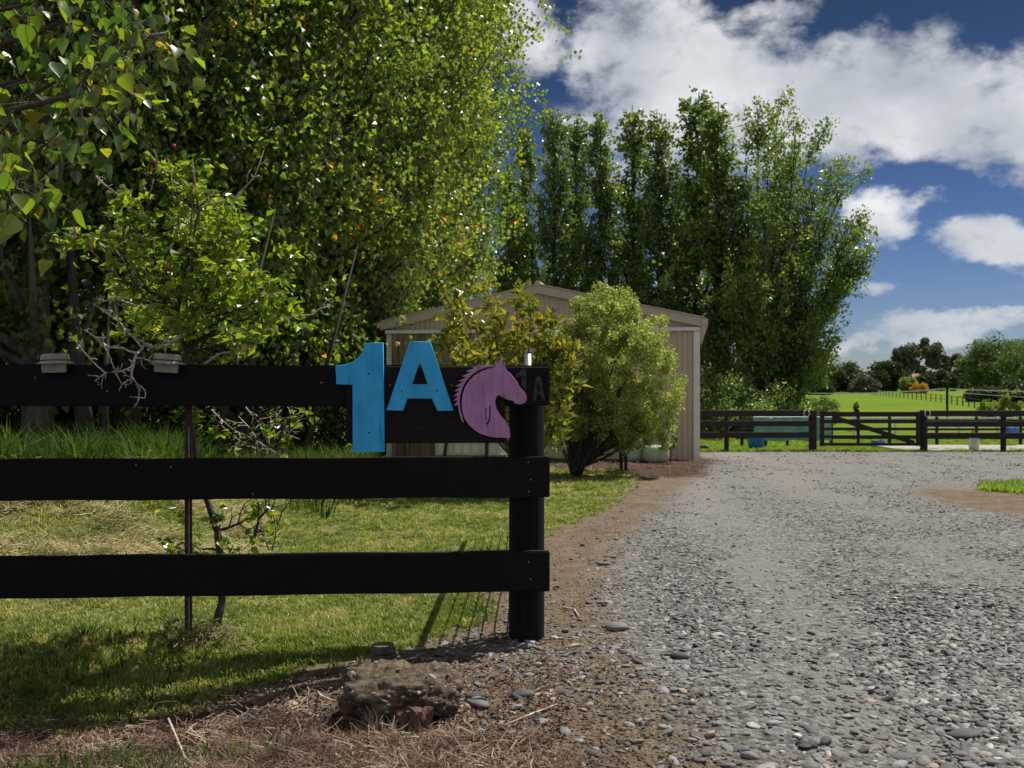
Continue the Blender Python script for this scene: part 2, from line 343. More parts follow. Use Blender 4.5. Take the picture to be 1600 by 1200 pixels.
def terrain_mat():
    m, nt, N, L, b = M_('terrain'); b.inputs['Roughness'].default_value = 1; b.inputs['Specular IOR Level'].default_value = .03
    g = N.new('ShaderNodeNewGeometry').outputs['Position']
    def noi(sc, det=6, rough=.6):
        n = N.new('ShaderNodeTexNoise'); n.inputs['Scale'].default_value = sc; n.inputs['Detail'].default_value = det; n.inputs['Roughness'].default_value = rough; L.new(g, n.inputs['Vector']); return n.outputs[0]
    def rmp(src, st): r = ramp_node(N, st); L.new(src, r.inputs[0]); return r.outputs[0]
    def mixc(f, a, c_):
        n = N.new('ShaderNodeMix'); n.data_type = 'RGBA'; L.new(f, n.inputs[0]); L.new(a, n.inputs[6]); L.new(c_, n.inputs[7]); return n.outputs[2]
    edge = noi(3.5, 8, .7)
    def mask(name, w=.35, amt=.9):
        a = N.new('ShaderNodeAttribute'); a.attribute_name = name
        s = N.new('ShaderNodeMath'); s.operation = 'MULTIPLY_ADD'; L.new(edge, s.inputs[0]); s.inputs[1].default_value = amt; L.new(a.outputs['Fac'], s.inputs[2])
        r = N.new('ShaderNodeMapRange'); r.interpolation_type = 'SMOOTHSTEP'; r.inputs[1].default_value = .5 + amt / 2 - w / 2; r.inputs[2].default_value = .5 + amt / 2 + w / 2; L.new(s.outputs[0], r.inputs[0]); return r.outputs[0]
    fine = noi(60, 8, .7); med = noi(5, 6); big = noi(.7, 4)
    dirt = mixc(rmp(med, [(.35, (0, 0, 0)), (.65, (1, 1, 1))]), rmp(fine, [(.3, (.085, .062, .044)), (.7, (.20, .155, .11))]), rmp(fine, [(.3, (.13, .10, .072)), (.7, (.28, .225, .165))]))
    v = N.new('ShaderNodeTexVoronoi'); v.inputs['Scale'].default_value = 42; L.new(g, v.inputs['Vector'])
    vs = N.new('ShaderNodeSeparateColor'); L.new(v.outputs['Color'], vs.inputs[0])
    gr0 = rmp(vs.outputs[0], [(0, (.08, .077, .074)), (.5, (.18, .176, .17)), (1, (.33, .325, .318))])
    da = N.new('ShaderNodeAttribute'); da.attribute_name = 'dust'
    gr = mixc(da.outputs['Fac'], gr0, rmp(fine, [(.3, (.15, .142, .132)), (.7, (.31, .296, .275))]))
    grass = mixc(rmp(noi(2.2, 6), [(.35, (0, 0, 0)), (.65, (1, 1, 1))]), rmp(fine, [(.3, (.05, .08, .018)), (.7, (.13, .16, .045))]), rmp(fine, [(.3, (.13, .13, .05)), (.7, (.27, .25, .12))]))
    field = rmp(noi(.12, 8, .7), [(.35, (.10, .175, .018)), (.65, (.16, .22, .028))])
    mulch = rmp(noi(25, 9, .75), [(.35, (.02, .013, .01)), (.5, (.08, .052, .038)), (.65, (.19, .135, .105))])
    straw = rmp(noi(22, 9, .75), [(.38, (.014, .009, .007)), (.52, (.042, .028, .021)), (.68, (.13, .087, .065))])
    col = dirt
    col = mixc(mask('straw'), col, straw); col = mixc(mask('mulch', .2, .4), col, mulch); col = mixc(mask('grass', .25, .6), col, grass)
    col = mixc(mask('gravel', .5, 1.0), col, gr); col = mixc(mask('field', .1, .1), col, field)
    L.new(col, b.inputs['Base Color'])
    gm = mask('gravel', .5, 1.0)
    hm = N.new('ShaderNodeMath'); hm.operation = 'MULTIPLY_ADD'; L.new(v.outputs['Distance'], hm.inputs[0]); hm.inputs[1].default_value = -1.0; L.new(fine, hm.inputs[2])
    bp = N.new('ShaderNodeBump'); bp.inputs['Strength'].default_value = .9; bp.inputs['Distance'].default_value = .02; L.new(hm.outputs[0], bp.inputs['Height']); L.new(bp.outputs[0], b.inputs['Normal'])
    return m
M_ter = terrain_mat()

# ------------------------------------------------------------------ the ground, cut into named zones of one continuous sheet
def gl(y): return np.interp(y, [0, 3.07, 4.65, 6, 7.6, 10, 12.9, 16, 20, 27], [.95, .70, .48, .58, .80, 1.45, 2.2, 3.1, 4.1, 4.6])
def lr(y): return np.interp(y, [4.0, 4.65, 5, 7.4, 9, 11.5, 14.3, 16], [-.95, -.42, -.22, .0, .5, 1.25, 1.75, 1.9])
def dust(x, y):
    c = .13 * y; w = .22 + .01 * y
    t = np.exp(-((x - c - .75) / w) ** 2) + .8 * np.exp(-((x - c - 2.2) / (w * 1.2)) ** 2) * sstep((y - 4) / 3)
    return np.clip(.72 * t * (.75 + 1.2 * vnoise(x, y, .5) + .6 * vnoise(x, y, .17)) + .55 * sstep((y - 9) / 6), 0, 1)
def zones(x, y):
    g = .5 + (x - gl(y)) / .9
    g = np.minimum(g, .5 + (26.6 - y) / .8)
    el = np.sqrt(((x - 5.75) / .95) ** 2 + ((y - 10.9) / 2.3) ** 2); g = np.minimum(g, .5 + (el - 1) * 1.0)
    g = np.minimum(g, .5 + (16.5 - x) / 1.5); g = np.clip(g, 0, 1)
    lf = 4.32 + .25 * sstep((x + 1.0) / .8) - .30 * sstep((-x - .95) / .8)
    gs = np.minimum(.5 + (lr(y) - x) / .7, .5 + (y - lf) / .6)
    gs = np.minimum(gs, .5 + (16.8 + 6 * sstep((-x - 1.0) / 1.5) - y) / .7)
    gs = np.maximum(gs, .5 + (1 - np.sqrt(((x - 6.9) / .85) ** 2 + ((y - 12.6) / 1.2) ** 2)) * 1.2)
    gs = np.maximum(gs, .5 + (y - 26.7) / .6); gs = np.maximum(gs, .5 + (x - 16.5) / 2)
    gs = np.clip(gs, 0, 1)
    mu = np.minimum(.5 + (y - 15.2) / 1.2, .5 + (gl(y) + .1 - x) / .5); mu = np.minimum(mu, .5 + (x + 3) / 1.0); mu = np.clip(mu, 0, 1) * (gs < .5)
    st = np.minimum(0.5 + (3.75 + .28 * sstep((-x - .5) / .9) - y) / .5, .5 + (-.05 - x - .5 * (y - 3)) / .6); st = np.minimum(st, 1); st = np.clip(st, 0, 1)
    fd = np.clip((y - 27.5) / 3, 0, 1)
    return g, gs, mu, st, fd

def axis(fine_a, fine_b, step, end_a, end_b, grow=1.07):
    m = list(np.arange(fine_a, fine_b, step)); s = step; v = fine_b; out = []
    while v < end_b: out.append(v); s *= grow; v += s
    out.append(end_b); s = step; v = fine_a; pre = []
    while v > end_a: s *= grow; v -= s; pre.append(v)
    return np.array(pre[::-1] + m + out)
xs = axis(-3.6, 4.2, .055, -900, 900, 1.06); ys = axis(2.4, 9.0, .055, -60, 1400, 1.045)
GX, GY = np.meshgrid(xs, ys, indexing='ij'); GZ = height(GX, GY)
zg, zs, zm, zt, zf = zones(GX, GY); DU = dust(GX, GY)
def build_ground():
    nx, ny = GX.shape
    idx = np.arange(nx * ny).reshape(nx, ny)
    faces = np.stack([idx[:-1, :-1], idx[1:, :-1], idx[1:, 1:], idx[:-1, 1:]], -1).reshape(-1, 4)
    cx = (GX[:-1, :-1] + GX[1:, 1:]) / 2; cy = (GY[:-1, :-1] + GY[1:, 1:]) / 2
    g, gs, mu, st, fd = zones(cx, cy)
    cls = np.zeros(cx.shape, int)
    cls[mu > .5] = 3; cls[gs > .5] = 2; cls[g > .5] = 1; cls[cy > 27.2] = 4; cls[cy > 44] = 5
    cls[(cls == 2) & (cx > 5)] = 6
    cls = cls.ravel(); V = np.stack([GX, GY, GZ], -1).reshape(-1, 3)
    out = {}
    for k, nm in enumerate(['ground', 'driveway', 'lawn', 'garden_bed', 'paddock', 'field', 'grass_verge']):
        f = faces[cls == k]
        if not len(f): continue
        u, inv = np.unique(f, return_inverse=True)
        me = np_mesh(nm, V[u], inv.reshape(-1, 4), None, True)
        for an, arr in (('gravel', zg), ('grass', zs), ('mulch', zm), ('straw', zt), ('field', zf), ('dust', DU)):
            a = me.attributes.new(an, 'FLOAT', 'POINT'); a.data.foreach_set('value', arr.ravel()[u].astype(np.float32))
        o = link(nm, me, M_ter); tag(o, kind='structure'); out[nm] = o
    return out
GROUND = build_ground()

# ------------------------------------------------------------------ scatter of uncountable stuff
def variants(meshes, mat):
    col = bpy.data.collections.new('scatter_sources')
    for i, me in enumerate(meshes):
        if not me.materials: me.materials.append(mat)
        o = bpy.data.objects.new('source', me); col.objects.link(o)
    return col
def scatter(name, pts, rot, scl, meshes, mat, label, cat, parent=None):
    n = len(pts); me = bpy.data.meshes.new(name); me.vertices.add(n); me.vertices.foreach_set('co', pts.astype(np.float32).ravel())
    a = me.attributes.new('rot', 'FLOAT_VECTOR', 'POINT'); a.data.foreach_set('vector', rot.astype(np.float32).ravel())
    a = me.attributes.new('scl', 'FLOAT_VECTOR', 'POINT'); a.data.foreach_set('vector', scl.astype(np.float32).ravel())
    a = me.attributes.new('pick', 'INT', 'POINT'); a.data.foreach_set('value', rng.integers(0, len(meshes), n).astype(np.int32))
    me.update(); me.materials.append(mat)
    o = link(name, me, None, parent)
    ng = bpy.data.node_groups.new('scatter', 'GeometryNodeTree')
    ng.interface.new_socket('Geometry', in_out='INPUT', socket_type='NodeSocketGeometry'); ng.interface.new_socket('Geometry', in_out='OUTPUT', socket_type='NodeSocketGeometry')
    N = ng.nodes; L = ng.links; gi = N.new('NodeGroupInput'); go = N.new('NodeGroupOutput')
    ip = N.new('GeometryNodeInstanceOnPoints'); ci = N.new('GeometryNodeCollectionInfo'); ci.inputs['Collection'].default_value = variants(meshes, mat); ci.inputs['Separate Children'].default_value = True; ci.inputs['Reset Children'].default_value = True
    def na(nm, t): q = N.new('GeometryNodeInputNamedAttribute'); q.data_type = t; q.inputs['Name'].default_value = nm; return q.outputs[0]
    L.new(gi.outputs[0], ip.inputs['Points']); L.new(ci.outputs[0], ip.inputs['Instance']); ip.inputs['Pick Instance'].default_value = True
    L.new(na('pick', 'INT'), ip.inputs['Instance Index']); L.new(na('rot', 'FLOAT_VECTOR'), ip.inputs['Rotation']); L.new(na('scl', 'FLOAT_VECTOR'), ip.inputs['Scale'])
    L.new(ip.outputs[0], go.inputs[0])
    md = o.modifiers.new('scatter', 'NODES'); md.node_group = ng
    if parent is None: tag(o, label, cat, kind='stuff')
    else: tag(o, kind='stuff')
    return o

def pebble(seed, sub=2):
    bm = bmesh.new(); bmesh.ops.create_icosphere(bm, subdivisions=sub, radius=.5)
    for v in bm.verts:
        d = mnoise.noise(v.co * 2.2 + Vector((seed * 7.3, 0, 0))) * (.2 if seed % 2 else .42)
        v.co *= 1 + d; v.co.z *= .5; v.co.y *= .75
    me = bpy.data.meshes.new('stone'); bm.to_mesh(me); bm.free(); me.shade_smooth(); return me
PEB = [pebble(i) for i in range(6)]
for p in PEB: p.materials.append(M_stone)
def tuft(seed, n, h, spread, w=.0035, bend=.5):
    r = np.random.default_rng(seed); V = []; Fc = []
    for i in range(n):
        a = r.uniform(0, 2 * np.pi); d = r.uniform(0, spread); bx, by = d * np.cos(a), d * np.sin(a)
        hh = h * r.uniform(.5, 1.15); a2 = a + r.normal(0, .8); bn = hh * bend * r.uniform(.3, 1.4); ww = w * r.uniform(.7, 1.3)
        sx, sy = -np.sin(a2 + r.normal(0, .8)) * ww, np.cos(a2) * ww; b = len(V)
        for t, k in ((0, 1), (.55, .8), (1, .06)):
            ox, oy = np.cos(a2) * bn * t * t, np.sin(a2) * bn * t * t
            V += [(bx + ox - sx * k, by + oy - sy * k, hh * t * (1 - .15 * t)), (bx + ox + sx * k, by + oy + sy * k, hh * t * (1 - .15 * t))]
        Fc += [(b, b + 1, b + 3, b + 2), (b + 2, b + 3, b + 5, b + 4)]
    me = bpy.data.meshes.new('tuft'); me.from_pydata(V, [], Fc); return me
def strips(seed, n, ln, spread, w=.002, lift=.012):
    r = np.random.default_rng(seed); V = []; Fc = []
    for i in range(n):
        a = r.uniform(0, 2 * np.pi); cx, cy = r.normal(0, spread, 2); l = ln * r.uniform(.4, 1.2); z0 = abs(r.normal(0, lift)); tl = r.normal(0, .35); cv = r.normal(0, .35); b = len(V)
        for t in (-.5, 0, .5):
            x = cx + np.cos(a) * l * t - np.sin(a) * cv * l * t * t; y = cy + np.sin(a) * l * t + np.cos(a) * cv * l * t * t; z = z0 + .004 + max(-.004, tl * l * t * .6) + (.25 - t * t) * l * .15
            V += [(x - np.sin(a) * w, y + np.cos(a) * w, z), (x + np.sin(a) * w, y - np.cos(a) * w, z + w)]
        Fc += [(b, b + 1, b + 3, b + 2), (b + 2, b + 3, b + 5, b + 4)]
    me = bpy.data.meshes.new('strip'); me.from_pydata(V, [], Fc); return me

def place(n, xa, xb, ya, yb, ok, power=2.0, seed=1):
    """random points seen by the camera, denser near it (about even in the picture)"""
    r = np.random.default_rng(seed)
    u = r.random(n); a, b = ya ** (1 - power), yb ** (1 - power); y = (a + (b - a) * u) ** (1 / (1 - power))
    x = r.uniform(-.56, .56, n) * y; k = (x > xa) & (x < xb); x, y = x[k], y[k]; k = ok(x, y, r); return x[k], y[k]

# pebbles of the driveway
def ok_gravel(x, y, r):
    g = zones(x, y)[0]; patch = .7 * vnoise(x, y, .55) + .5 * vnoise(x, y, .2) + 1.1 * vnoise((x - .13 * y) * 1.0, y * .16, .45)
    p = np.clip((g - .32) * 2.0, 0, 1) * np.clip(.42 + patch * 1.5 + .6 * sstep((x - .25 * y) / .8) * sstep((8 - y) / 4) - .45 * dust(x, y) * (y < 12), .07, 1)
    return r.random(len(x)) < p
x, y = place(230000, -3, 14, 2.6, 27, ok_gravel, 1.6, 11)
n = len(x); s = np.exp(rng.normal(math.log(.0135), .5, n)) * (1 + .5 * sstep((6.5 - y) / 3) + .55 * sstep((x - .9) / .8) * sstep((7 - y) / 3)); s = np.clip(s, .008, .047) * np.clip(1 + (y - 8) * .03, 1, 1.5)
big = np.argsort(-(s / y) * (y < 6.0))[:285]; rest = np.ones(n, bool); rest[big] = False
z = height(x, y) + s * .04
rot = np.stack([rng.normal(0, .28, n), rng.normal(0, .28, n), rng.uniform(0, 6.28, n)], 1); scl = np.stack([s * rng.uniform(.9, 1.5, n), s * rng.uniform(.8, 1.2, n), s * rng.uniform(.5, 1.0, n)], 1)
pts = np.stack([x, y, z], 1)
scatter('gravel', pts[rest], rot[rest], scl[rest], PEB, M_stone, None, None, parent=GROUND['driveway'])
for i in big:
    k = 1.35; link('stone', PEB[i % 6], None, GROUND['driveway'], pts[i] + np.array([0, 0, .002]), rot[i] * np.array([.6, .6, 1]), scl[i] * k)
# loose pebbles on the dirt strip and round the post
def ok_dirt(x, y, r):
    g, gs, mu, st, fd = zones(x, y)
    near_post = np.exp(-(((x - .1) / .55) ** 2 + ((y - 4.45) / .55) ** 2)) * .9
    p = (.07 + .25 * np.clip(g, 0, .5) + near_post) * (gs < .45) * (g < .55) * (y < 13)
    return r.random(len(x)) < p
x, y = place(40000, -1.2, 4, 2.7, 13, ok_dirt, 2.0, 12); n = len(x); s = np.clip(np.exp(rng.normal(math.log(.017), .5, n)), .006, .055); 
big = np.argsort(-(s / y))[:120]; rest = np.ones(n, bool); rest[big] = False
pts = np.stack([x, y, height(x, y) + s * .08], 1); rot = np.stack([rng.normal(0, .25, n), rng.normal(0, .25, n), rng.uniform(0, 6.28, n)], 1); scl = np.stack([s * 1.3, s, s * .8], 1)
scatter('loose_gravel', pts[rest], rot[rest], scl[rest], PEB, M_stone, None, None, parent=GROUND['ground'])
for i in big: link('stone', PEB[i % 6], None, GROUND['ground'], pts[i], rot[i], scl[i])
# crumbs of earth on the bare dirt
M_crumb = simple('earth_crumb', (.16, .12, .085), .95, (.06, .043, .03), 1.5)
CR = [pebble(50 + 2 * i, 1) for i in range(3)]
def ok_crumb(x, y, r):
    g, gs, mu, st, fd = zones(x, y); return (g < .6) & (gs < .5) & (r.random(len(x)) < np.clip(.5 + 2 * vnoise(x, y, .3), 0, 1))
x, y = place(60000, -2, 5, 2.6, 12, ok_crumb, 2.0, 19); n = len(x); s = np.clip(np.exp(rng.normal(math.log(.007), .5, n)), .003, .022)
scatter('earth_crumbs', np.stack([x, y, height(x, y) + s * .1], 1), np.stack([rng.normal(0, .4, n), rng.normal(0, .4, n), rng.uniform(0, 6.28, n)], 1), np.stack([s * 1.2, s, s * 1.3], 1), CR, M_crumb, None, None, parent=GROUND['ground'])
# lawn grass
T1 = [tuft(20 + i, 14, .042, .03) for i in range(5)]
def ok_lawn(x, y, r):
    gs = zones(x, y)[1]; pat = .8 + 1.5 * vnoise(x, y, .35) + .8 * vnoise(x, y, .12) - .75 * sstep((4.75 - y) / .5) * (.5 + 1.6 * vnoise(x + 3, y, .4))
    return r.random(len(x)) < np.clip((gs - .30) * 2.6, 0, 1) * np.clip(pat, .12, 1)
x, y = place(95000, -9, 3, 3.9, 22, ok_lawn, 1.7, 13); n = len(x); s = rng.uniform(.6, 1.3, n) * np.clip(.8 + (y - 6) * .05, .8, 1.5)
scatter('lawn_grass', np.stack([x, y, height(x, y)], 1), np.stack([rng.normal(0, .1, n), rng.normal(0, .1, n), rng.uniform(0, 6.28, n)], 1), np.stack([s, s, s * rng.uniform(.6, 1.2, n)], 1), T1, M_grass, 'short mown green and yellowing grass of the lawn behind the fence', 'grass')
# grass of verge and paddock
def ok_pad(x, y, r):
    return (r.random(len(x)) < .9) & (((y > 26.7) & (x > 4)) | ((((x - 6.9) / .85) ** 2 + ((y - 12.6) / 1.2) ** 2) < 1))
x, y = place(60000, 4, 26, 10, 36, ok_pad, 1.2, 14); n = len(x); s = rng.uniform(1.2, 2.6, n)
M_padg = leaf_mat('paddock_grass_blade', [(0, (.11, .19, .03)), (.6, (.18, .28, .045)), (1, (.3, .34, .08))], .45, (1.5, 1.5, .6), .5, .3, use_obj=True)
T2 = [tuft(40 + i, 12, .042, .04) for i in range(4)]
scatter('paddock_grass', np.stack([x, y, height(x, y)], 1), np.stack([0 * x, 0 * x, rng.uniform(0, 6.28, n)], 1), np.stack([s, s, s], 1), T2, M_padg, 'bright green grass round the yard fence and along the drive', 'grass')
# long grass under the poplars
T3 = [tuft(60 + i, 16, .42, .10, .006, .7) for i in range(4)]
def ok_tall(x, y, r): return (x < -.14 * y) & (r.random(len(x)) < np.clip(.30 + 2.4 * vnoise(x, y, 1.1) + .9 * (x < -.42 * y) + .5 * (x > -.22 * y), 0, 1)) & ((x > -.27 * y - 1.2) | (y > 9.7))
x, y = place(5200, -16, -1.7, 9.6, 22, ok_tall, 1.1, 15); n = len(x); s = rng.uniform(.6, 1.35, n)
scatter('long_grass', np.stack([x, y, height(x, y)], 1), np.stack([rng.normal(0, .15, n), rng.normal(0, .15, n), rng.uniform(0, 6.28, n)], 1), np.stack([s, s, s], 1), T3, M_grasst, 'long dark green grass growing in the shade under the left poplars', 'grass')
# cut hay on the bank
H1 = [strips(80 + i, 30, .09, .05, .0018, .05) for i in range(4)]
def ok_hay(x, y, r): return (x < -.25 * y) & (r.random(len(x)) < np.clip(.45 + 1.9 * vnoise(x, y, .5), 0, 1))
x, y = place(9000, -7, -1.6, 6.8, 9.9, ok_hay, 1.2, 16); n = len(x); s = rng.uniform(.7, 1.4, n)
scatter('cut_hay', np.stack([x, y, height(x, y)], 1), np.stack([rng.normal(0, .3, n), rng.normal(0, .3, n), rng.uniform(0, 6.28, n)], 1), np.stack([s, s, s], 1), H1, M_hay, 'pale heap of cut grass lying on the bank beyond the lawn', 'hay')
# straw in front of the fence
S1 = [strips(90 + i, 22, .065, .04, .0011, .007) for i in range(5)]
def ok_straw(x, y, r):
    g, gs, mu, st, fd = zones(x, y); den = np.where(y < 3.34 + .40 * sstep((-x - .4) / 1.0), .62 + 1.6 * vnoise(x, y, .22), .12 + 1.0 * vnoise(x, y, .3))
    return r.random(len(x)) < np.clip(st * 1.2, 0, 1) * np.clip(den, .06, 1) * (g < .4)
x, y = place(17000, -3.2, .8, 2.5, 5.0, ok_straw, 2.0, 17); n = len(x); s = rng.uniform(.6, 1.3, n)
scatter('dry_straw', np.stack([x, y, height(x, y)], 1), np.stack([rng.normal(0, .2, n), rng.normal(0, .2, n), rng.uniform(0, 6.28, n)], 1), np.stack([s, s, s], 1), S1, M_straw, 'reddish brown dry grass and straw along the foot of the fence', 'straw')
DT = [tuft(95 + i, 26, .06, .035, .0011, .9) for i in range(4)]
x, y = place(3000, -3.2, .2, 2.5, 3.75, lambda x, y, r: r.random(len(x)) < np.clip(1.15 - (y - 3.0) * 1.1 + vnoise(x, y, .25), 0, 1) * np.clip((-.1 - x) * 2, 0, 1), 2.0, 21); n = len(x); s = rng.uniform(.5, 1.3, n)
scatter('dry_tufts', np.stack([x, y, height(x, y)], 1), np.stack([rng.normal(0, .25, n), rng.normal(0, .25, n), rng.uniform(0, 6.28, n)], 1), np.stack([s, s, s], 1), DT, M_straw, 'tufts of withered reddish grass along the bottom edge', 'dry grass')
GT = [tuft(120 + i, 9, .09, .04, .003, .8) for i in range(4)]
x, y = place(5200, -3.2, -.5, 3.2, 4.7, lambda x, y, r: (r.random(len(x)) < np.clip(.3 + 3.0 * vnoise(x, y, .45) - (x + 1.6) * .35, 0, 1)), 1.6, 22); n = len(x); s = rng.uniform(.4, 1.1, n)
scatter('weed_tufts', np.stack([x, y, height(x, y)], 1), np.stack([rng.normal(0, .2, n), rng.normal(0, .2, n), rng.uniform(0, 6.28, n)], 1), np.stack([s, s, s], 1), GT, M_grasst, 'green weeds straggling at the foot of the fence on the left', 'weeds')
# dry clump round the foot of the rose tree
r_ = np.random.default_rng(77); n = 46; x = -1.42 + r_.normal(0, .085, n); y = 4.60 + r_.normal(0, .07, n); d = np.hypot(x + 1.40, y - 4.62)
scatter('dry_clump', np.stack([x, y, height(x, y) + .02 * np.exp(-(d / .12) ** 2)], 1), np.stack([r_.normal(0, .4, n), r_.normal(0, .4, n), r_.uniform(0, 6.28, n)], 1), np.full((n, 3), .55), H1, M_straw, 'brown dry grass heaped round the foot of the rose tree trunk', 'dry grass')
# leaf litter
def litter(seed):
    r = np.random.default_rng(seed); c = np.column_stack([r.normal(0, .05, 5), r.normal(0, .05, 5), np.full(5, .01)]); n = 5
    ax = unit(np.column_stack([r.normal(size=(n, 2)), r.normal(0, .25, n)])); sd = unit(np.cross(ax, np.column_stack([r.normal(0, .3, (n, 2)), np.ones(n)]))); s = (.03 * r.uniform(.5, 1.2, n))[:, None]
    V = np.stack([c, c + ax * s * .4 - sd * s * .3 + [0, 0, .006], c + ax * s, c + ax * s * .4 + sd * s * .3 + [0, 0, .006]], 1).reshape(-1, 3)
    i = np.arange(n) * 4; return np_mesh('litter', V, np.stack([i, i + 1, i + 2, i + 3], 1))
LT = [litter(200 + i) for i in range(4)]
def ok_lit(x, y, r):
    g, gs, mu, st, fd = zones(x, y); return r.random(len(x)) < np.clip(.9 * mu + .95 * st + .5 * ((y < 4.3) & (x < .2)) + .10 * ((gs < .5) & (g < .45)) + .01, 0, 1) * (y < 21)
x, y = place(26000, -3, 5, 2.6, 21, ok_lit, 1.7, 18); n = len(x); s = rng.uniform(.6, 1.2, n) * np.clip(.8 + (y - 8) * .08, .8, 1.8)
scatter('leaf_litter', np.stack([x, y, height(x, y)], 1), np.stack([0 * x, 0 * x, rng.uniform(0, 6.28, n)], 1), np.stack([s, s, s], 1), LT, M_litter, 'brown dead leaves and bark scattered on the bare earth', 'leaf litter')

# ------------------------------------------------------------------ roadside fence
FA = math.atan(.066); FO = Vector((.075, 4.574, 0))
ex = Vector((math.cos(FA), math.sin(FA), 0)); ey = Vector((-math.sin(FA), math.cos(FA), 0))
def fl(px, py, off=0.0):
    """picture direction -> fence-local (x, z) on the plane y_local = off"""
    d = Vector(((px - 800) / F, 1, (HOR - py) / F)); o = Vector((0, 0, CAMH)) - FO
    t = (off - o.dot(ey)) / d.dot(ey); p = o + d * t
    return p.dot(ex), p.z
fence = empty('rail_fence', FO, 'black three rail timber fence carrying the blue 1A sign beside the gravel drive', 'fence', rz=FA)
RT = .045
for (ya, yb) in ((571, 634), (714, 777), (861.5, 924.5)):
    xr, za = fl(859, ya); _, zb = fl(859, yb)
    b = MB(); segs = 26; x0 = -4.2
    for i in range(segs + 1):
        xx = x0 + (xr - x0) * i / segs; w = .002 * math.sin(i * 1.3 + ya); w2 = .0015 * math.sin(i * 2.1 + ya)
        b.v += [(xx, w2, zb + w), (xx, RT + w2, zb + w), (xx, RT + w2, za + w), (xx, w2, za + w)]
    for i in range(segs):
        a = i * 4
        for k in range(4): b.f.append((a + k, a + 4 + k, a + 4 + (k + 1) % 4, a + (k + 1) % 4))
    b.f += [(0, 1, 2, 3), tuple(segs * 4 + k for k in (3, 2, 1, 0))]
    me = b.mesh('rail'); bm = bmesh.new(); bm.from_mesh(me); bmesh.ops.recalc_face_normals(bm, faces=bm.faces)
    ed = [e for e in bm.edges if len(e.link_faces) == 2 and e.calc_face_angle(0) > .8]; bmesh.ops.bevel(bm, geom=ed, offset=.004, segments=2, affect='EDGES'); bm.to_mesh(me); bm.free()
    link('rail', me, M_black, fence)
def round_post(name, mat, parent, x, y, z0, z1, r, rel=(1, 1), n=20, rings=10, seed=0):
    V = MB(); 
    for i in range(rings + 1):
        z = z0 + (z1 - z0) * i / rings
        for k in range(n):
            a = 2 * math.pi * k / n; rr = r * (1 + .03 * math.sin(3 * a + seed) + .015 * math.sin(7 * a + i * .4)); V.v.append((x + rr * math.cos(a), y + rr * math.sin(a), z))
    for i in range(rings):
        for k in range(n): a = i * n + k; b_ = i * n + (k + 1) % n; V.f.append((a, b_, b_ + n, a + n))
    V.f.append(tuple(rings * n + k for k in range(n)))
    return V.obj(name, mat, parent, smooth=False)
px0, _ = fl(797, 800, RT); px1, _ = fl(853, 800, RT); pr = (px1 - px0) / 2
po = round_post('post', M_blackv, fence, (px0 + px1) / 2, RT + pr + .002, -.25, fl(825, 574, RT)[1], pr); po.data.shade_smooth()
po2 = round_post('post', M_blackv, fence, -3.3, RT + pr + .002, -.3, 1.25, pr)
def nail(parent, x, z, off, r=.0035, mat=None):
    b = MB(); b.tube([(x, off - .0015, z), (x, off + .002, z)], r, 8); return b.obj('nail', mat or M_nail, parent)
for (a, c) in ((825.5, 722), (829, 749.5), (826, 768), (212.5, 726.5), (267, 729.5), (395, 772), (503, 598), (502, 598), (826, 878), (829, 905), (55, 540 + 50), (168, 611)):
    xx, zz = fl(a, c); nail(fence, xx, zz, -.002)

# board behind the letters
xa, za = fl(541, 571, -.02); xb, zb = fl(789, 692, -.02)
bd = empty('sign_backboard', FO, 'dark stained board fixed behind the blue 1 and A, hanging below the top rail', 'board', rz=FA)
b = MB(); b.box((xa, -.022, zb), (xb, -.0025, fl(541, 572.5, -.02)[1])); b.obj('board', M_board, bd, bevel=.002)
for (a, c) in ((609.5, 602), (706, 602)): nail(bd, *fl(a, c, -.022), -.0235)
xa, za = fl(792, 573, -.02); xb, _ = fl(858, 573, -.02); zb = fl(800, 632, -.02)[1]
eb = empty('number_board', FO, 'small black board on the fence end with a faded dark grey 1A', 'board', rz=FA)
b = MB(); b.box((xa, -.016, zb), (xb, -.0025, za)); b.obj('board', M_black, eb, bevel=.002)

def cut_shape(name, polys, off, thick, mat, parent, bevel=.0022):
    cu = bpy.data.curves.new(name, 'CURVE'); cu.dimensions = '2D'; cu.fill_mode = 'BOTH'; cu.extrude = thick / 2 - bevel; cu.bevel_depth = bevel; cu.bevel_resolution = 1; cu.offset = -bevel
    for pl in polys:
        s = cu.splines.new('POLY'); q = [fl(480 + a / 3.636, 500 + c / 3.636, off) for a, c in pl]
        s.points.add(len(q) - 1)
        for p, (u, v) in zip(s.points, q): p.co = (u, v, 0, 1)
        s.use_cyclic_u = True
    t = bpy.data.objects.new('t', cu); C.objects.link(t); dg = bpy.context.evaluated_depsgraph_get(); dg.update()
    me = bpy.data.meshes.new_from_object(t.evaluated_get(dg)); me.name = name; bpy.data.objects.remove(t); bpy.data.curves.remove(cu)
    me.materials.clear()
    return link(name, me, mat, parent, (0, off + thick / 2, 0), (math.pi / 2, 0, 0))
def smooth_poly(p, it=1):
    for _ in range(it):
        q = []
        for i in range(len(p)):
            a = p[i]; b_ = p[(i + 1) % len(p)]; q += [(a[0] * .75 + b_[0] * .25, a[1] * .75 + b_[1] * .25), (a[0] * .25 + b_[0] * .75, a[1] * .25 + b_[1] * .75)]
        p = q
    return p
OFF = -.044
one = [(160, 256), (190, 256), (222, 250), (250, 240), (275, 225), (297, 203), (312, 182), (324, 155), (330, 130), (432, 128), (440, 750), (258, 753), (257, 369), (165, 366)]
t1 = empty('wooden_numeral', FO, 'large blue painted wooden figure 1, left end of the sign on the fence', 'sign numeral', rz=FA)
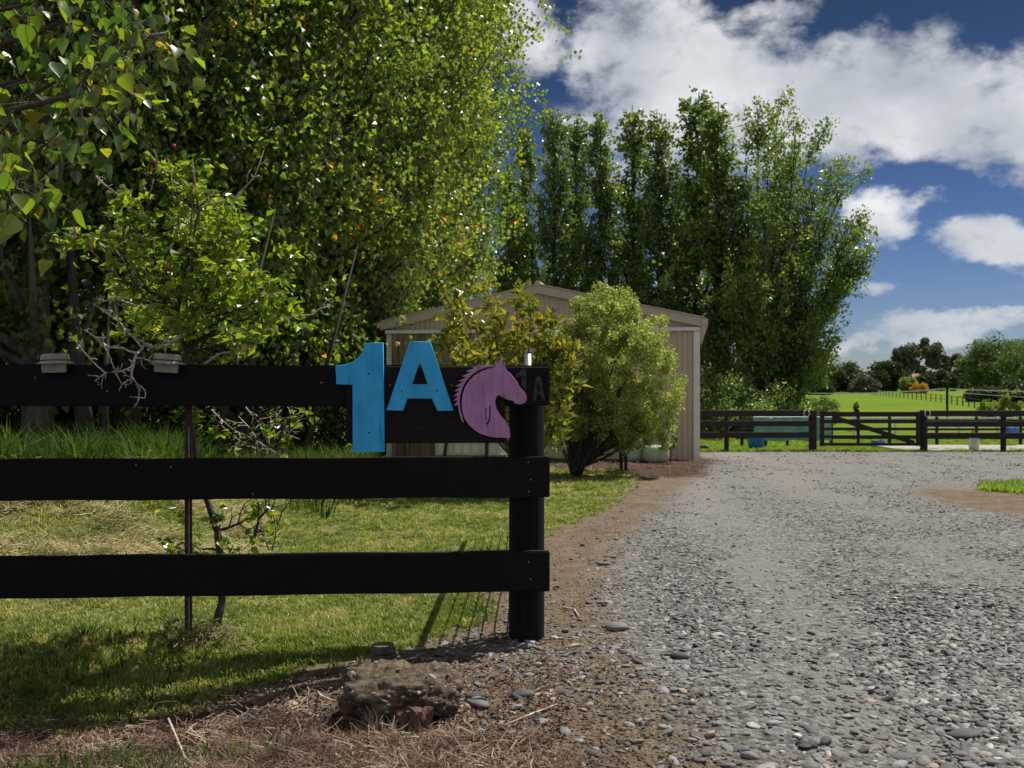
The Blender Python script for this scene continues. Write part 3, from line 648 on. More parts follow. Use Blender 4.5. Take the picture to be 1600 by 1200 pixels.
cut_shape('numeral', [one], OFF, .02, M_blue, t1)
AA = [(583, 121), (700, 123), (832, 516), (738, 517), (708, 447), (570, 446), (545, 516), (449, 513)]
t2 = empty('wooden_letter', FO, 'blue painted wooden capital A between the 1 and the horse head', 'sign letter', rz=FA)
cut_shape('letter', [AA, [(634, 252), (645, 252), (684, 365), (596, 365)]], OFF, .02, M_blue, t2)
for t, l in ((t1, ((350, 305), (350, 640))), (t2, ((537, 402), (737, 400)))):
    for (a, c) in l:
        xx, zz = fl(480 + a / 3.636, 500 + c / 3.636, OFF); o = nail(t, xx, zz, OFF, .0042, M_crack); o.name = 'screw'
head = [(1080, 246), (1098, 225), (1109, 213), (1119, 236), (1127, 262), (1131, 286), (1150, 300), (1168, 318), (1190, 348), (1212, 384), (1234, 405), (1246, 426), (1248, 450), (1238, 469), (1222, 478), (1204, 480), (1186, 476), (1176, 470), (1170, 458), (1150, 456), (1128, 449), (1108, 438), (1094, 428), (1085, 427), (1074, 440), (1068, 460), (1069, 482), (1078, 508), (1096, 538), (1118, 565), (1138, 590), (1150, 618), (1154, 668), (1130, 670), (1080, 669), (1030, 662), (985, 647), (950, 626), (918, 596), (895, 562), (881, 520), (877, 470), (882, 425), (896, 382), (918, 346), (948, 316), (985, 293), (1025, 277), (1066, 268)]
mane = [(1076, 256), (1040, 254), (985, 258), (932, 264), (948, 273), (902, 290), (925, 297), (877, 320), (905, 324), (856, 348), (888, 350), (840, 377), (872, 378), (833, 405), (864, 404), (829, 434), (860, 430), (829, 460), (857, 456), (831, 488), (857, 484), (862, 520), (870, 555), (880, 578), (889, 586), (884, 555), (872, 520), (866, 470), (870, 425), (882, 385), (904, 345), (938, 309), (980, 283), (1025, 268), (1066, 260)]
t3 = empty('horse_head_sign', FO, 'purple painted wooden horse head with a cut out mane at the fence end', 'horse sign', rz=FA)
cut_shape('head', [head], OFF, .02, M_purp, t3, .0015); cut_shape('mane', [mane], OFF, .02, M_purp, t3, .0008)
cut_shape('mark', [[(1012, 500), (1018, 500), (1015, 540), (1019, 575), (1012, 560)]], OFF - .0012, .0012, M_crack, t3, .0001)
cut_shape('mark', [[(1034, 488), (1042, 490), (1043, 530), (1036, 575), (1024, 597), (1017, 588), (1030, 570), (1036, 530)]], OFF - .0012, .0012, M_crack, t3, .0001)
cut_shape('mark', [[(1112, 222), (1116, 226), (1120, 262), (1116, 258)]], OFF - .0012, .0012, M_crack, t3, .0001)
cut_shape('painted_numeral', [[(1183, 306), (1205, 300), (1220, 278), (1243, 276), (1243, 400), (1219, 372), (1218, 318), (1186, 326)]], -.0185, .0015, M_ghost, eb, .0001)
cut_shape('painted_letter', [[(1302, 322), (1326, 322), (1352, 456), (1334, 456), (1329, 424), (1304, 424), (1299, 458), (1281, 458)], [(1313, 352), (1325, 404), (1305, 404)]], -.0185, .0015, M_ghost, eb, .0001)

# two solar lamps clipped over the top rail
def solar_lamp(px, py, tilt, label):
    xx, zz = fl(px, py, -.01)
    t = empty('fence_lamp', FO + ex * xx + Vector((0, 0, 0)) , label, 'lamp', 'lamps clipped on the fence', rz=FA); t.location.z = fl(px, 570)[1]; t.rotation_euler = (0, tilt, FA)
    def slab(z0, z1, w0, d0, w1, d1, name, mat, n=16, p=4):
        b = MB()
        for (z_, w, d) in ((z0, w0, d0), (z1, w1, d1)):
            for k in range(n):
                a = 2 * math.pi * (k + .5) / n; c_, s_ = math.cos(a), math.sin(a); q = (abs(c_) ** p + abs(s_) ** p) ** (-1 / p); b.v.append((w / 2 * c_ * q, -.012 + d / 2 * s_ * q, z_))
        for k in range(n): b.f.append((k, (k + 1) % n, n + (k + 1) % n, n + k))
        b.f += [tuple(reversed(range(n))), tuple(range(n, 2 * n))]; return b.obj(name, mat, t)
    slab(.004, .017, .165, .11, .118, .085, 'brim', M_lamp, p=2.6); slab(.0225, .046, .118, .08, .108, .074, 'cover', M_lamp); slab(.0465, .049, .095, .062, .095, .062, 'solar_panel', M_lampt)
    slab(-.035, .0045, .105, .022, .108, .024, 'lamp_body', M_lamp).location.y = -.030 + .012
solar_lamp(87, 566, -.03, 'leftmost of two small grey solar lamps clipped over the top rail'); solar_lamp(262, 566, .06, 'grey solar lamp on the top rail right of the bare twigs')

# steel picket
t = empty('steel_picket', (P(290, 1020, 4.56).x, 4.60, 0), 'thin dark red brown steel picket standing behind the rails by the sapling', 'picket')
b = MB(); b.box((-.017, -.003, -.3), (.017, .003, 1.12)); b.box((-.003, .0035, -.3), (.003, .03, 1.12)); b.obj('picket', M_rust, t)
b = MB(); b.box((.003, -.0065, .0), (.0055, -.0035, 1.0)); b.obj('edge', M_lich, t)
for z_ in (.2, .45, .7): nail(t, -.006, z_, -.0035, .004)

# mesh gate swung open behind the post
gt = empty('mesh_gate', (.078, 4.86, 0), 'galvanised pipe gate with wire mesh swung open behind the end post', 'gate', rz=math.radians(-1.0))
def gobj(nm, pts, r, m): b = MB(); b.tube(pts, r, 10); o = b.obj(nm, m, gt, smooth=True); return o
gh = 1.16
gobj('stile', [(0, 0, .08), (0, 0, 1.345)], .0185, M_galv); gobj('stile', [(0, 3.3, .10), (0, 3.3, gh)], .0185, M_galv)
gobj('frame_pipe', [(0, 0, gh), (0, 3.3, gh)], .0185, M_galv); gobj('frame_pipe', [(0, 0, .10), (0, 3.3, .10)], .0185, M_galv)
for k in range(6): gobj('wire', [(0, .02, .24 + k * .145), (0, 3.28, .24 + k * .145)], .0042, M_wire)
for k in range(1, 11): gobj('wire', [(0, k * .3, .1), (0, k * .3, gh)], .0028, M_wire)

# ------------------------------------------------------------------ foot of the fence: clod, stump, stones
def clod():
    c = Vector((P(628, 1100, 3.62).x, 3.62, 0)); gz = hz(c.x, c.y)
    t = empty('concrete_lump', (c.x, c.y, gz), 'rough earthy concrete lump full of pebbles lying below the sign', 'lump')
    bm = bmesh.new(); bmesh.ops.create_icosphere(bm, subdivisions=5, radius=1)
    for v in bm.verts:
        p = v.co.copy(); q = (abs(p.x) ** 4 + abs(p.y) ** 4 + abs(p.z) ** 3.0) ** (-1 / 3.6)
        v.co = Vector((p.x * q * .20, p.y * q * .17, p.z * q * .076)); nn = mnoise.fractal(p * 2.2, 1, 2, 6) * .03 + mnoise.noise(p * 9) * .014 + mnoise.noise(p * 22) * .006
        v.co += p * nn; v.co.z += .085 + p.x * -.012
    me = bpy.data.meshes.new('lump'); bm.to_mesh(me); bm.free(); me.shade_smooth(); link('lump', me, M_clod, t)
    cos = [v.co.copy() for v in me.vertices]; r = random.Random(3)
    for i in range(260):
        v = r.choice(cos)
        if v.z < .06 : continue
        s = r.uniform(.006, .022) if i % 9 else r.uniform(.02, .035); link('stone', PEB[i % 6], None, t, v * .985, (r.uniform(-.5, .5), r.uniform(-.5, .5), r.uniform(0, 6)), (s * 1.3, s, s))
    for (x_, y_, h_, r_) in ((-.10, -.10, .075, .035), (.06, -.16, .07, .04)):
        b = MB(); b.tube([(x_, y_, -.05), (x_, y_, h_ * .5), (x_ + .005, y_, h_)], [r_ * 1.1, r_, r_ * .9], 7); b.obj('wood_chunk', M_stump, t)
clod()
def chunk(name, px, Y, w, d, h, mat, label, cat, seed, zo=0):
    c = P(px, 1000, Y); r = random.Random(seed); bm = bmesh.new(); bmesh.ops.create_cube(bm, size=1); bmesh.ops.subdivide_edges(bm, edges=bm.edges, cuts=3, use_grid_fill=True)
    for v in bm.verts:
        n_ = mnoise.noise(v.co * 2.5 + Vector((seed, 0, 0))) * .6 + mnoise.noise(v.co * 7) * .15; v.co = v.co * (1 + n_) ; v.co = Vector((v.co.x * w, v.co.y * d, (v.co.z + .4) * h))
    me = bpy.data.meshes.new(name); bm.to_mesh(me); bm.free(); o = link(name, me, mat, None, (c.x, Y, hz(c.x, Y) + zo), (0, 0, r.uniform(0, 1))); return tag(o, label, cat)
chunk('clay_fragment', 640, 3.42, .07, .06, .07, M_brick, 'broken red clay fragment in front of the concrete lump', 'clay fragment', 3)
chunk('clay_fragment', 658, 3.38, .05, .05, .085, M_brick, 'upright red brown shard right of the clay fragment below the lump', 'clay fragment', 5)
st = empty('cut_stump', (P(600, 1020, 4.28).x, 4.28, hz(P(600, 1020, 4.28).x, 4.28)), 'small dark cut stump in two slices behind the concrete lump', 'stump')
b = MB(); b.tube([(0, 0, -.05), (0, 0, .02), (.002, 0, .055)], [.062, .056, .055], 11); b.obj('stump', M_stump, st)
b = MB(); b.tube([(.002, 0, .060), (.004, 0, .092)], [.050, .048], 11); o = b.obj('slice', M_stump, st, rot=(0, -.08, 0))
def rock(px, py, w, asp, label, dark=False, seed=0):
    Y = CAMH * F / (py - HOR); x_ = (px - 800) / F * Y; me = PEB[seed % 6]; s = w / F * Y
    o = link('loose_stone', me, None, None, (x_, Y, hz(x_, Y) + s * .10), (random.uniform(-.15, .15), random.uniform(-.2, .2), random.uniform(-.4, .4)), (s, s * .8, s * asp)); tag(o, label, 'stone', 'loose stones beside the post')
rock(1062, 1030, 32, .8, 'dark grey stone alone on the brown dirt right of the post', seed=1)
rock(965, 982, 40, .75, 'large pale pinkish stone at the dirt edge right of the post', seed=2)
rock(743, 1090, 36, .7, 'oblong pale grey stone right of the concrete lump', seed=3); rock(748, 1103, 44, .6, 'flat grey slab stone touching the oblong stone by the lump', seed=4)
rock(815, 1092, 42, .8, 'double pale stone below the fence post', seed=5); rock(455, 1072, 28, .9, 'dark round stone left of the concrete lump', seed=0)
rock(943, 880, 26, .6, 'flat stone alone on the brown strip beside the drive', seed=2); rock(1172, 1185, 30, .9, 'dark stone at the bottom edge of the photo on the drive', seed=1)
rock(820, 1010, 30, .6, 'grey stone against the foot of the post', seed=3); rock(1505, 1137, 60, .4, 'long flat dark stone in the near gravel on the right', seed=4)
def stick(pts, r, label):
    b = MB(); q = []
    for (a, c, dz) in pts:
        Y = CAMH * F / (c - HOR); x_ = (a - 800) / F * Y; q.append((x_, Y, hz(x_, Y) + dz))
    b.tube(q, [r, r * .9, r * .7][:len(q)] if len(q) <= 3 else r, 6); o = b.obj('fallen_stick', M_lich, None, True); tag(o, label, 'stick')
stick([(880, 955, .008), (898, 958, .01), (905, 968, .01)], .005, 'short curved stick on the dirt right of the post')
stick([(263, 1100, .10), (288, 1140, .03), (312, 1175, .01)], .004, 'pale straight stick leaning in the dry grass at lower left')
stick([(585, 1145, .01), (615, 1120, .02), (632, 1103, .04)], .004, 'thin pale stick against the concrete lump')
stick([(780, 1140, .01), (830, 1122, .015), (870, 1108, .012)], .004, 'long thin stick right of the lump by the loose stones')
stick([(498, 1065, .02), (502, 1092, .06), (520, 1100, .05)], .005, 'curled pale strip left of the concrete lump')

# ------------------------------------------------------------------ trees
def poplar_mesh(seed, H, R, nlimb, nleaf, leaf, zlo, ang=(.95, 1.25), sig=.2, name='crown', wander=.12, spire=False):
    r = np.random.default_rng(seed); tr = MB(); bo = MB()
    lean = r.normal(0, .01 * H, 2); npt = 9; rt = .012 * H + .03
    tp = [Vector((lean[0] * (k / npt) ** 2 + r.normal(0, .02), lean[1] * (k / npt) ** 2 + r.normal(0, .02), H * .97 * k / npt - (.2 if k == 0 else 0))) for k in range(npt + 1)]
    tr.tube(tp, [rt * (1.25 if k == 0 else 1) * (1 - .93 * k / npt) for k in range(npt + 1)], 9)
    segs = []; 
    for i in range(nlimb):
        f = ((i + r.random()) / nlimb) ** .85; z0 = zlo + (H * .93 - zlo) * f; a = r.uniform(0, 6.283); el = r.uniform(*ang)
        prof = math.sin(math.pi * min(1, .12 + .86 * (1 - f)) ** .8) * .75 + .35 if f < .97 else .3
        if spire: prof = (1 - f) ** .55 * 1.0 + .08; el = max(el, 1.05 + .33 * f)
        if spire: R_ = R
        ln = (R * prof * r.uniform(.7, 1.25)) / math.cos(el); ln = min(ln, ((H * 1.01 - z0) / math.sin(el)) * (r.uniform(.75, 1.0) if spire else 1.0) + (0 if spire else .5))
        if spire: ln = min(ln, (.23 * H * (1 - f) + .60) * r.uniform(.45, 1.3))
        p0 = Vector((lean[0] * (z0 / H) ** 2, lean[1] * (z0 / H) ** 2, z0)); d = Vector((math.cos(a) * math.cos(el), math.sin(a) * math.cos(el), math.sin(el)))
        pts = [p0 + d * ln * t + Vector((math.cos(a), math.sin(a), 0)) * (R * .12 * math.sin(math.pi * t)) + Vector(r.normal(0, .03 * ln * .3, 3)) * t for t in (0, .33, .66, 1)]
        r0 = rt * (1 - f) * .42 + .008; bo.tube(pts, [r0, r0 * .7, r0 * .45, .004], 5, False)
        segs.append((pts, ln))
    w = np.array([s[1] for s in segs]) + .4; w /= w.sum(); pick = r.choice(len(segs), nleaf, p=w); t = r.beta(1.8, 1.3, nleaf) * 1.02
    PT = np.array([[list(q) for q in s[0]] for s in segs]); u = t * 3; k = np.clip(u.astype(int), 0, 2); fr = (u - k)[:, None]
    c = PT[pick, k] * (1 - fr) + PT[pick, np.minimum(k + 1, 3)] * fr
    # side sprigs: leaves gather on short twigs rather than evenly
    nsp = nleaf // 9; sp = r.integers(0, nleaf, nsp); so_ = r.normal(0, 1, (nsp, 3)) * (sig * 1.5) * np.array([1, 1, .8]); sg = r.integers(0, nsp, nleaf)
    cc = c[sp][sg] + so_[sg] + r.normal(0, 1, (nleaf, 3)) * sig * .42; keep = r.random(nleaf) < .85; c = np.where(keep[:, None], cc, c + r.normal(0, sig * .6, (nleaf, 3)))
    c = c[(c[:, 2] > zlo * .5)]
    tint = np.clip(r.normal(.42, .2, len(c)), 0, .97); tint[r.random(len(c)) < .002] = 1
    return tr.mesh('trunk', True), bo.mesh('branches', True), leaf_mesh(name, c, leaf, r, .45, .3, .85, tint)
def poplar(meshes, mats, loc, label, group, rz=0, sc=1.0, sxy=1.0):
    t = empty('poplar_tree', loc, label, 'tree', group, rz); t.scale = (sc * sxy, sc * sxy, sc)
    link('trunk', meshes[0], mats[0], t); link('branches', meshes[1], mats[0], t); link('crown', meshes[2], mats[1], t)
    return t
LP = [poplar_mesh(301, 12.5, 2.5, 130, 36000, .118, .7, (.55, 1.15), .26), poplar_mesh(302, 14, 2.6, 130, 36000, .122, .6, (.55, 1.15), .26), poplar_mesh(303, 13, 2.4, 120, 34000, .118, .5, (.5, 1.1), .26)]
row = [(-8.6, 13.0), (-6.75, 14.2), (-6.05, 15.6), (-5.6, 17.2), (-5.0, 18.8), (-4.45, 20.4), (-4.0, 22.3), (-3.45, 24.2), (-3.2, 26.2), (-3.05, 28.4), (-2.75, 30.8)]
lab = ['poplar cut by the left edge, its trunk outside the frame', 'poplar with the pale trunk above the leftmost fence lamp', 'poplar with the dark trunk behind the bare lichen twigs', 'poplar behind the rose tree crown', 'poplar just right of the rose tree', 'poplar rising directly behind the blue figure 1, left of the shed', 'tall poplar nearest the left wall of the shed', 'poplar looming over the left eave of the shed', 'poplar beyond the shed whose crown meets the left roof slope', 'next to last poplar of the left row before the blue sky', 'last poplar of the left row, its leafy edge against the sky']
for i, (x_, y_) in enumerate(row):
    poplar(LP[i % 3], (M_bark if i == 1 else M_barkd, M_pop), (x_, y_, hz(x_, y_) - .05), lab[i], 'poplars in the row on the left', rz=i * 2.1, sc=[.95, 1, 1.02][i % 3] * (1 + .012 * i), sxy=1.0)
for i, (x_, y_) in enumerate([(-11.5, 15), (-10, 18), (-9.5, 21), (-8.3, 24.5), (-7.0, 28)]):
    poplar(LP[(i + 1) % 3], (M_barkd, M_pop), (x_, y_, hz(x_, y_) - .05), ['shaded poplar deep behind the left edge', 'shaded poplar second in the hidden row behind the overhanging branch', 'shaded poplar third in the hidden row behind the rose tree', 'shaded poplar fourth in the hidden row behind the rose tree', 'shaded poplar farthest back in the hidden row'][i], 'shaded poplars behind the left row', rz=i * 1.3 + .5)
# slanting bare trunks below the left crowns
def extra_trunk(px, Yb, top, r, label):
    b0 = P(px, 700, Yb); b = MB(); z0 = hz(b0.x, Yb) - .1; tp = P(top[0], top[1], Yb + .3)
    b.tube([(b0.x, Yb, z0), ((b0.x * .6 + tp.x * .4), Yb, z0 * .6 + tp.z * .4), tp], [r, r * .75, r * .12], 9); o = b.obj('bare_trunk', M_barkd, None, True); tag(o, label, 'tree trunk')
extra_trunk(140, 13.4, (105, 300), .13, 'leaning bare trunk between the two fence lamps under the poplars')
extra_trunk(165, 13.0, (175, 420), .05, 'thin pale sucker stem beside the leaning trunk')
extra_trunk(330, 14.6, (430, 330), .05, 'slim slanting stem behind the right side of the rose tree')
extra_trunk(470, 17.4, (560, 380), .06, 'slim slanting stem left of the blue figure 1')

def blob_tree(name, loc, H, R, zlo, nclump, nleaf, leaf, mat, bark, label, group=None, seed=0, cat='tree', clump=.28, flat=1.0, rt=None, droop=.3, stems=1):
    """trunk with limbs reaching every leaf clump of an uneven crown"""
    r = np.random.default_rng(seed); t = empty(name, loc, label, cat, group); tr = MB(); rt = rt or .02 * H + .02
    cz = (H + zlo) / 2; hh = (H - zlo) / 2; cl = []
    for i in range(nclump):
        v = r.normal(size=3); v /= np.linalg.norm(v); rad = r.uniform(.35, 1.0) ** .5; cl.append([v[0] * R * rad, v[1] * R * rad, cz + v[2] * hh * rad])
    cl = np.array(cl); cs = R * clump * r.uniform(.6, 1.3, nclump)
    for k in range(stems):
        a = r.uniform(0, 6.28); sp = 0 if stems == 1 else R * .25
        tr.tube([(0 if stems == 1 else math.cos(a) * .05, math.sin(a) * .05 * (stems > 1), -.15), (math.cos(a) * sp * .5, math.sin(a) * sp * .5, zlo * .6 + .1), (math.cos(a) * sp, math.sin(a) * sp, cz)], [rt, rt * .8, rt * .45], 8)
    b = MB()
    for c_, s_ in zip(cl, cs):
        z0 = min(max(zlo * .5, c_[2] - .6 * math.hypot(c_[0], c_[1]) - .1), cz); b.tube([(c_[0] * .04, c_[1] * .04, z0), (c_[0] * .5, c_[1] * .5, z0 * .55 + c_[2] * .45), tuple(c_)], [rt * .4, rt * .25, rt * .08], 5, False)
    link('trunk', tr.mesh('trunk', True), bark, t); link('branches', b.mesh('branches', True), bark, t)
    pk = r.integers(0, nclump, nleaf); d = unit(r.normal(size=(nleaf, 3))) * (r.random(nleaf) ** .45)[:, None]; c = cl[pk] + d * cs[pk][:, None] * np.array([1, 1, flat]); tint = np.clip(r.normal(.5, .22, nleaf) + d[:, 2] * .0, 0, 1)
    link('crown', leaf_mesh('crown', c, leaf, r, droop, .25, .7, tint), mat, t); return t

# row of poplars beyond the shed
FP = [poplar_mesh(310 + i, 14.5, 1.5, 38, 8200, .155, 1.6, (1.02, 1.42), .17, spire=True) for i in range(4)]
base_y = 45.0
frow = [(795, 265), (822, 205), (868, 178), (897, 195), (937, 188), (992, 180), (1032, 185), (1088, 158), (1120, 175)]
for i, (px, top) in enumerate(frow):
    Y = base_y + (i % 2) * 2.5 - (px - 800) * .006; x_ = (px - 800) / F * Y; g = hz(x_, Y); H = (CAMH + (HOR - top) / F * Y - g) * 1.07
    w = [1.0, 1.0, 1.0, 1.0, 1.05, 1.25, 1.05, 1.45, 1.35][i]
    poplar(FP[i % 4], (M_barkd, M_popfar), (x_, Y, g), ['poplar half hidden at the left end of the far row', 'second slim poplar from the left beyond the shed', 'slim poplar left of the shed ridge, third from the left', 'slim poplar just above the shed ridge, fourth from the left', 'poplar above the ridge right side, fifth from the left', 'poplar directly above the rounded bush, sixth from the left', 'thin gappy poplar, seventh from the left beyond the shed', 'broad tall poplar left of the gap by the largest tree', 'poplar overlapping the largest tree on its left side'][i], 'slim poplars in a row beyond the shed', rz=i * 1.7, sc=H / 14.6, sxy=w * 14.6 / H)
# extra fill poplars behind the row
for i, px in enumerate((1060,)):
    Y = 49.5; x_ = (px - 800) / F * Y
    poplar(FP[(i + 2) % 4], (M_barkd, M_popfar), (x_, Y, hz(x_, Y)), ['lower poplar behind the gap left of the broad tall poplar', 'lower poplar behind the thin gappy poplar'][i], 'lower poplars behind the far row', rz=i * 2.3 + 1, sc=.88, sxy=1.1)

def big_tree():
    Y = 42.0; x0 = (1185 - 800) / F * Y; g = hz(x0, Y); t = empty('broad_poplar', (x0, Y, g), 'largest spreading tree right of the shed with several bare stems', 'tree')
    r = np.random.default_rng(77); tr = MB(); bo = MB(); segs = []
    # main stems towards the outline seen in the picture (px, py of each stem tip)
    tips = [(1165, 215), (1185, 150), (1215, 158), (1245, 172), (1268, 190), (1300, 240), (1318, 270), (1345, 330), (1340, 400), (1310, 440), (1325, 360), (1290, 330), (1240, 260), (1200, 260), (1170, 320), (1260, 400), (1285, 470), (1300, 520), (1150, 420), (1220, 450), (1140, 500), (1290, 560), (1245, 540), (1180, 470), (1115, 520), (1275, 300), (1230, 330), (1150, 300), (1130, 580), (1260, 600), (1225, 210)]
    for k, (px, py) in enumerate(tips):
        dy = r.normal(0, 1.6); e = P(px, py, Y + dy); e = Vector((e.x - x0, dy, (e.z - g) * .955)); b0 = Vector((r.normal(0, .35), r.normal(0, .35), -.1)); 
        side = e.x * .35; mid = Vector((b0.x * .6 + e.x * .42, e.y * .45, e.z * .42)); q = [b0, b0.lerp(mid, .5) + Vector((-.02 * e.x, 0, .3)), mid, mid.lerp(e, .5) + Vector((-.03 * e.x + .03 * e.x, 0, .0)), e]
        rr = .030 + .007 * e.z; tr.tube(q, [rr, rr * .8, rr * .6, rr * .35, .01], 7)
        # upright side shoots: plumes
        for j in range(13):
            f = r.uniform(.3, 1.0) ** .8; ii = min(3, int(f * 4)); base = q[ii].lerp(q[ii + 1], f * 4 - ii); out = Vector((r.normal(0, .42) + .10 * e.x * f, r.normal(0, .5), r.uniform(1.0, 2.4) * (1.1 - .5 * f)))
            s_ = [base, base + out * .35, base + out * .7, base + out]; bo.tube(s_, [.03, .02, .012, .004], 4, False); segs.append((s_, out.length + .3))
        segs.append(([q[2].lerp(q[4], .1), q[2].lerp(q[4], .4), q[2].lerp(q[4], .7), q[4]], 2.2))
    nleaf = 54000; w = np.array([s[1] for s in segs]); w /= w.sum(); pick = r.choice(len(segs), nleaf, p=w); PT = np.array([[list(q) for q in s[0]] for s in segs]); u = r.beta(1.5, 1.2, nleaf) * 3; k = np.clip(u.astype(int), 0, 2); fr = (u - k)[:, None]
    c = PT[pick, k] * (1 - fr) + PT[pick, k + 1] * fr; nsp = nleaf // 9; sp = r.integers(0, nleaf, nsp); sg = r.integers(0, nsp, nleaf); so_ = r.normal(0, .22, (nsp, 3))
    c = c[sp][sg] + so_[sg] + r.normal(0, .12, (nleaf, 3)); c = c[c[:, 2] > .5]; tint = np.clip(r.normal(.5, .2, len(c)), 0, 1)
    link('trunk', tr.mesh('trunk', True), M_barkd, t); link('branches', bo.mesh('branches', True), M_barkd, t); link('crown', leaf_mesh('crown', c, .145, r, .4, .3, .8, tint), M_popfar, t)
big_tree()
blob_tree('understory_shrub', ((1120 - 800) / F * 38, 38, hz(8, 38)), 2.2, 2.0, .1, 26, 6000, .13, M_popfar, M_barkd, 'dark undergrowth shrub below the largest tree, left of its stems', seed=5, cat='shrub')
blob_tree('understory_shrub', ((1195 - 800) / F * 39, 39, hz(9, 39)), 1.9, 2.0, .1, 26, 5500, .13, M_popfar, M_barkd, 'dark undergrowth shrub right of the stems of the largest tree', seed=6, cat='shrub')
for i, (px_, y_, h_) in enumerate([(-30, 17, 2.2), (75, 17.5, 2.3), (175, 18, 2.2), (270, 18.5, 2.3), (365, 19.5, 2.1), (445, 20.5, 2.2), (520, 22, 2.2), (590, 24, 2.4), (230, 25, 4), (420, 27, 4)]):
    x_ = (px_ - 800) / F * y_
    blob_tree('hedge_shrub', (x_, y_, hz(x_, y_) - .2), h_, 1.35, .05, 26, 4200, .10, M_dark, M_barkd, ['dark shrub behind the left edge trunk', 'dark shrub behind the pale trunk under the leftmost fence lamp', 'dark shrub behind the bare lichen twigs, between the lamps', 'dark shrub behind the steel picket', 'dark shrub behind the bare twigs right of the sapling', 'dark shrub left of the blue figure 1, behind the trunks', 'dark shrub directly behind the blue figure 1', 'dark shrub at the left wall of the shed', 'taller dark shrub deep in the shade behind the picket', 'taller dark shrub deep in the shade left of the shed'][i], 'shrubs in the shade under the left poplars', seed=20 + i, cat='shrub')

# rounded pittosporum and its small neighbour by the shed
def pitt():
    Y = 15.2; x0 = (900 - 800) / F * Y; g = hz(x0, Y); t = empty('rounded_bush', (x0, Y, g), 'large rounded pale green bush in front of the shed', 'bush'); r = np.random.default_rng(9)
    tr = MB(); cl = []; cs = []
    def sph(px, py, rad, n, s):
        c0 = P(px, py, Y + .1); c0 = np.array([c0.x - x0, .1, c0.z - g])
        for i in range(n):
            v = r.normal(size=3); v /= np.linalg.norm(v); q = r.uniform(.45, 1.05) ** .6; cl.append(c0 + v * np.array([rad * q, rad * q, rad * q])); cs.append(s * r.uniform(.6, 1.3))
    sph(955, 552, .94, 170, .12); sph(985, 602, .80, 140, .12); sph(900, 575, .68, 90, .11); sph(948, 500, .52, 80, .10); sph(1000, 655, .58, 80, .11); sph(893, 640, .42, 34, .12); sph(985, 690, .38, 26, .11); sph(915, 685, .3, 14, .10); sph(940, 640, .55, 50, .13)
    cl = np.array(cl); cs = np.array(cs); k = cl[:, 2] > .38; cl = cl[k]; cs = cs[k]
    bo = MB()
    for i in range(0, len(cl), 9):
        e = Vector(cl[i]) * .85; b0 = Vector((r.normal(0, .05), r.normal(0, .05), .08)); m_ = Vector((e.x * .45, e.y * .45, max(.3, e.z * .4))); rr = .014; bo.tube([b0, m_, e], [rr, .013, .004], 5, False)
    for a in ((-.22, .9), (-.02, 1.1), (.18, 1.0), (.4, .95), (.08, .8)):
        tr.tube([(0, 0, -.1), (a[0] * .25, .02, .25), (a[0], .05, a[1])], [.07, .05, .025], 7)
    nl = 85000; pk = r.integers(0, len(cl), nl); d = unit(r.normal(size=(nl, 3))) * (r.random(nl) ** .5)[:, None]; c = cl[pk] + d * cs[pk][:, None]
    link('trunk', tr.mesh('trunk', True), M_barkd, t); link('branches', bo.mesh('branches', True), M_barkd, t); link('crown', leaf_mesh('crown', c, .042, r, -.1, .3, .6, np.clip(r.normal(.5, .22, nl), 0, 1)), M_pitt, t)
pitt()
blob_tree('small_bush', ((976 - 800) / F * 16.6, 16.6, hz(1.9, 16.6)), 1.35, .55, .35, 30, 7000, .035, M_pitt, M_barkd, 'small twiggy bush on its own stem right of the rounded bush', seed=31, cat='bush', rt=.03, stems=3)
blob_tree('seedling', ((1048 - 800) / F * 18.5, 18.5, hz(2.95, 18.5)), .62, .14, .25, 8, 260, .05, M_bright, M_stem, 'thin pale green seedling before the right shed wall', seed=33, cat='seedling', rt=.008)

# glossy magnolia-like shrub behind the sign
def big_leaf(name, L, W, mat, seed=0, heart=False, curl=.15):
    V = []; Fc = []; prof = [(0, .0), (.12, .55 if heart else .35), (.35, 1.0), (.6, .85), (.82, .45), (1, 0)] if not heart else [(0, .12), (.05, .7), (.28, 1.0), (.55, .72), (.8, .3), (1, 0)]
    for i, (t_, w) in enumerate(prof):
        z_ = -curl * L * t_ * t_
        V += [(-W / 2 * w, L * t_, z_ + W * .16 * w), (0, L * t_, z_), (W / 2 * w, L * t_, z_ + W * .16 * w)]
    for i in range(len(prof) - 1):
        a = i * 3; Fc += [(a, a + 1, a + 4, a + 3), (a + 1, a + 2, a + 5, a + 4)]
    me = bpy.data.meshes.new(name); me.from_pydata(V, [], Fc); me.shade_smooth(); me.materials.append(mat); return me
def put_leaves(parent, pts, dirs, mesh_list, r, smin=.7, smax=1.2, name='leaf'):
    for i, (p, d) in enumerate(zip(pts, dirs)):
        d = Vector(d).normalized(); q = d.to_track_quat('Y', 'Z').to_euler(); R_ = (Matrix.Rotation(0, 3, 'X'))
        q2 = (d.to_track_quat('Y', 'Z') @ Euler((0, r.normal(0, .9), 0)).to_quaternion()).to_euler()
        s = r.uniform(smin, smax); link(name, mesh_list[i % len(mesh_list)], None, parent, tuple(p), q2, (s, s, s))
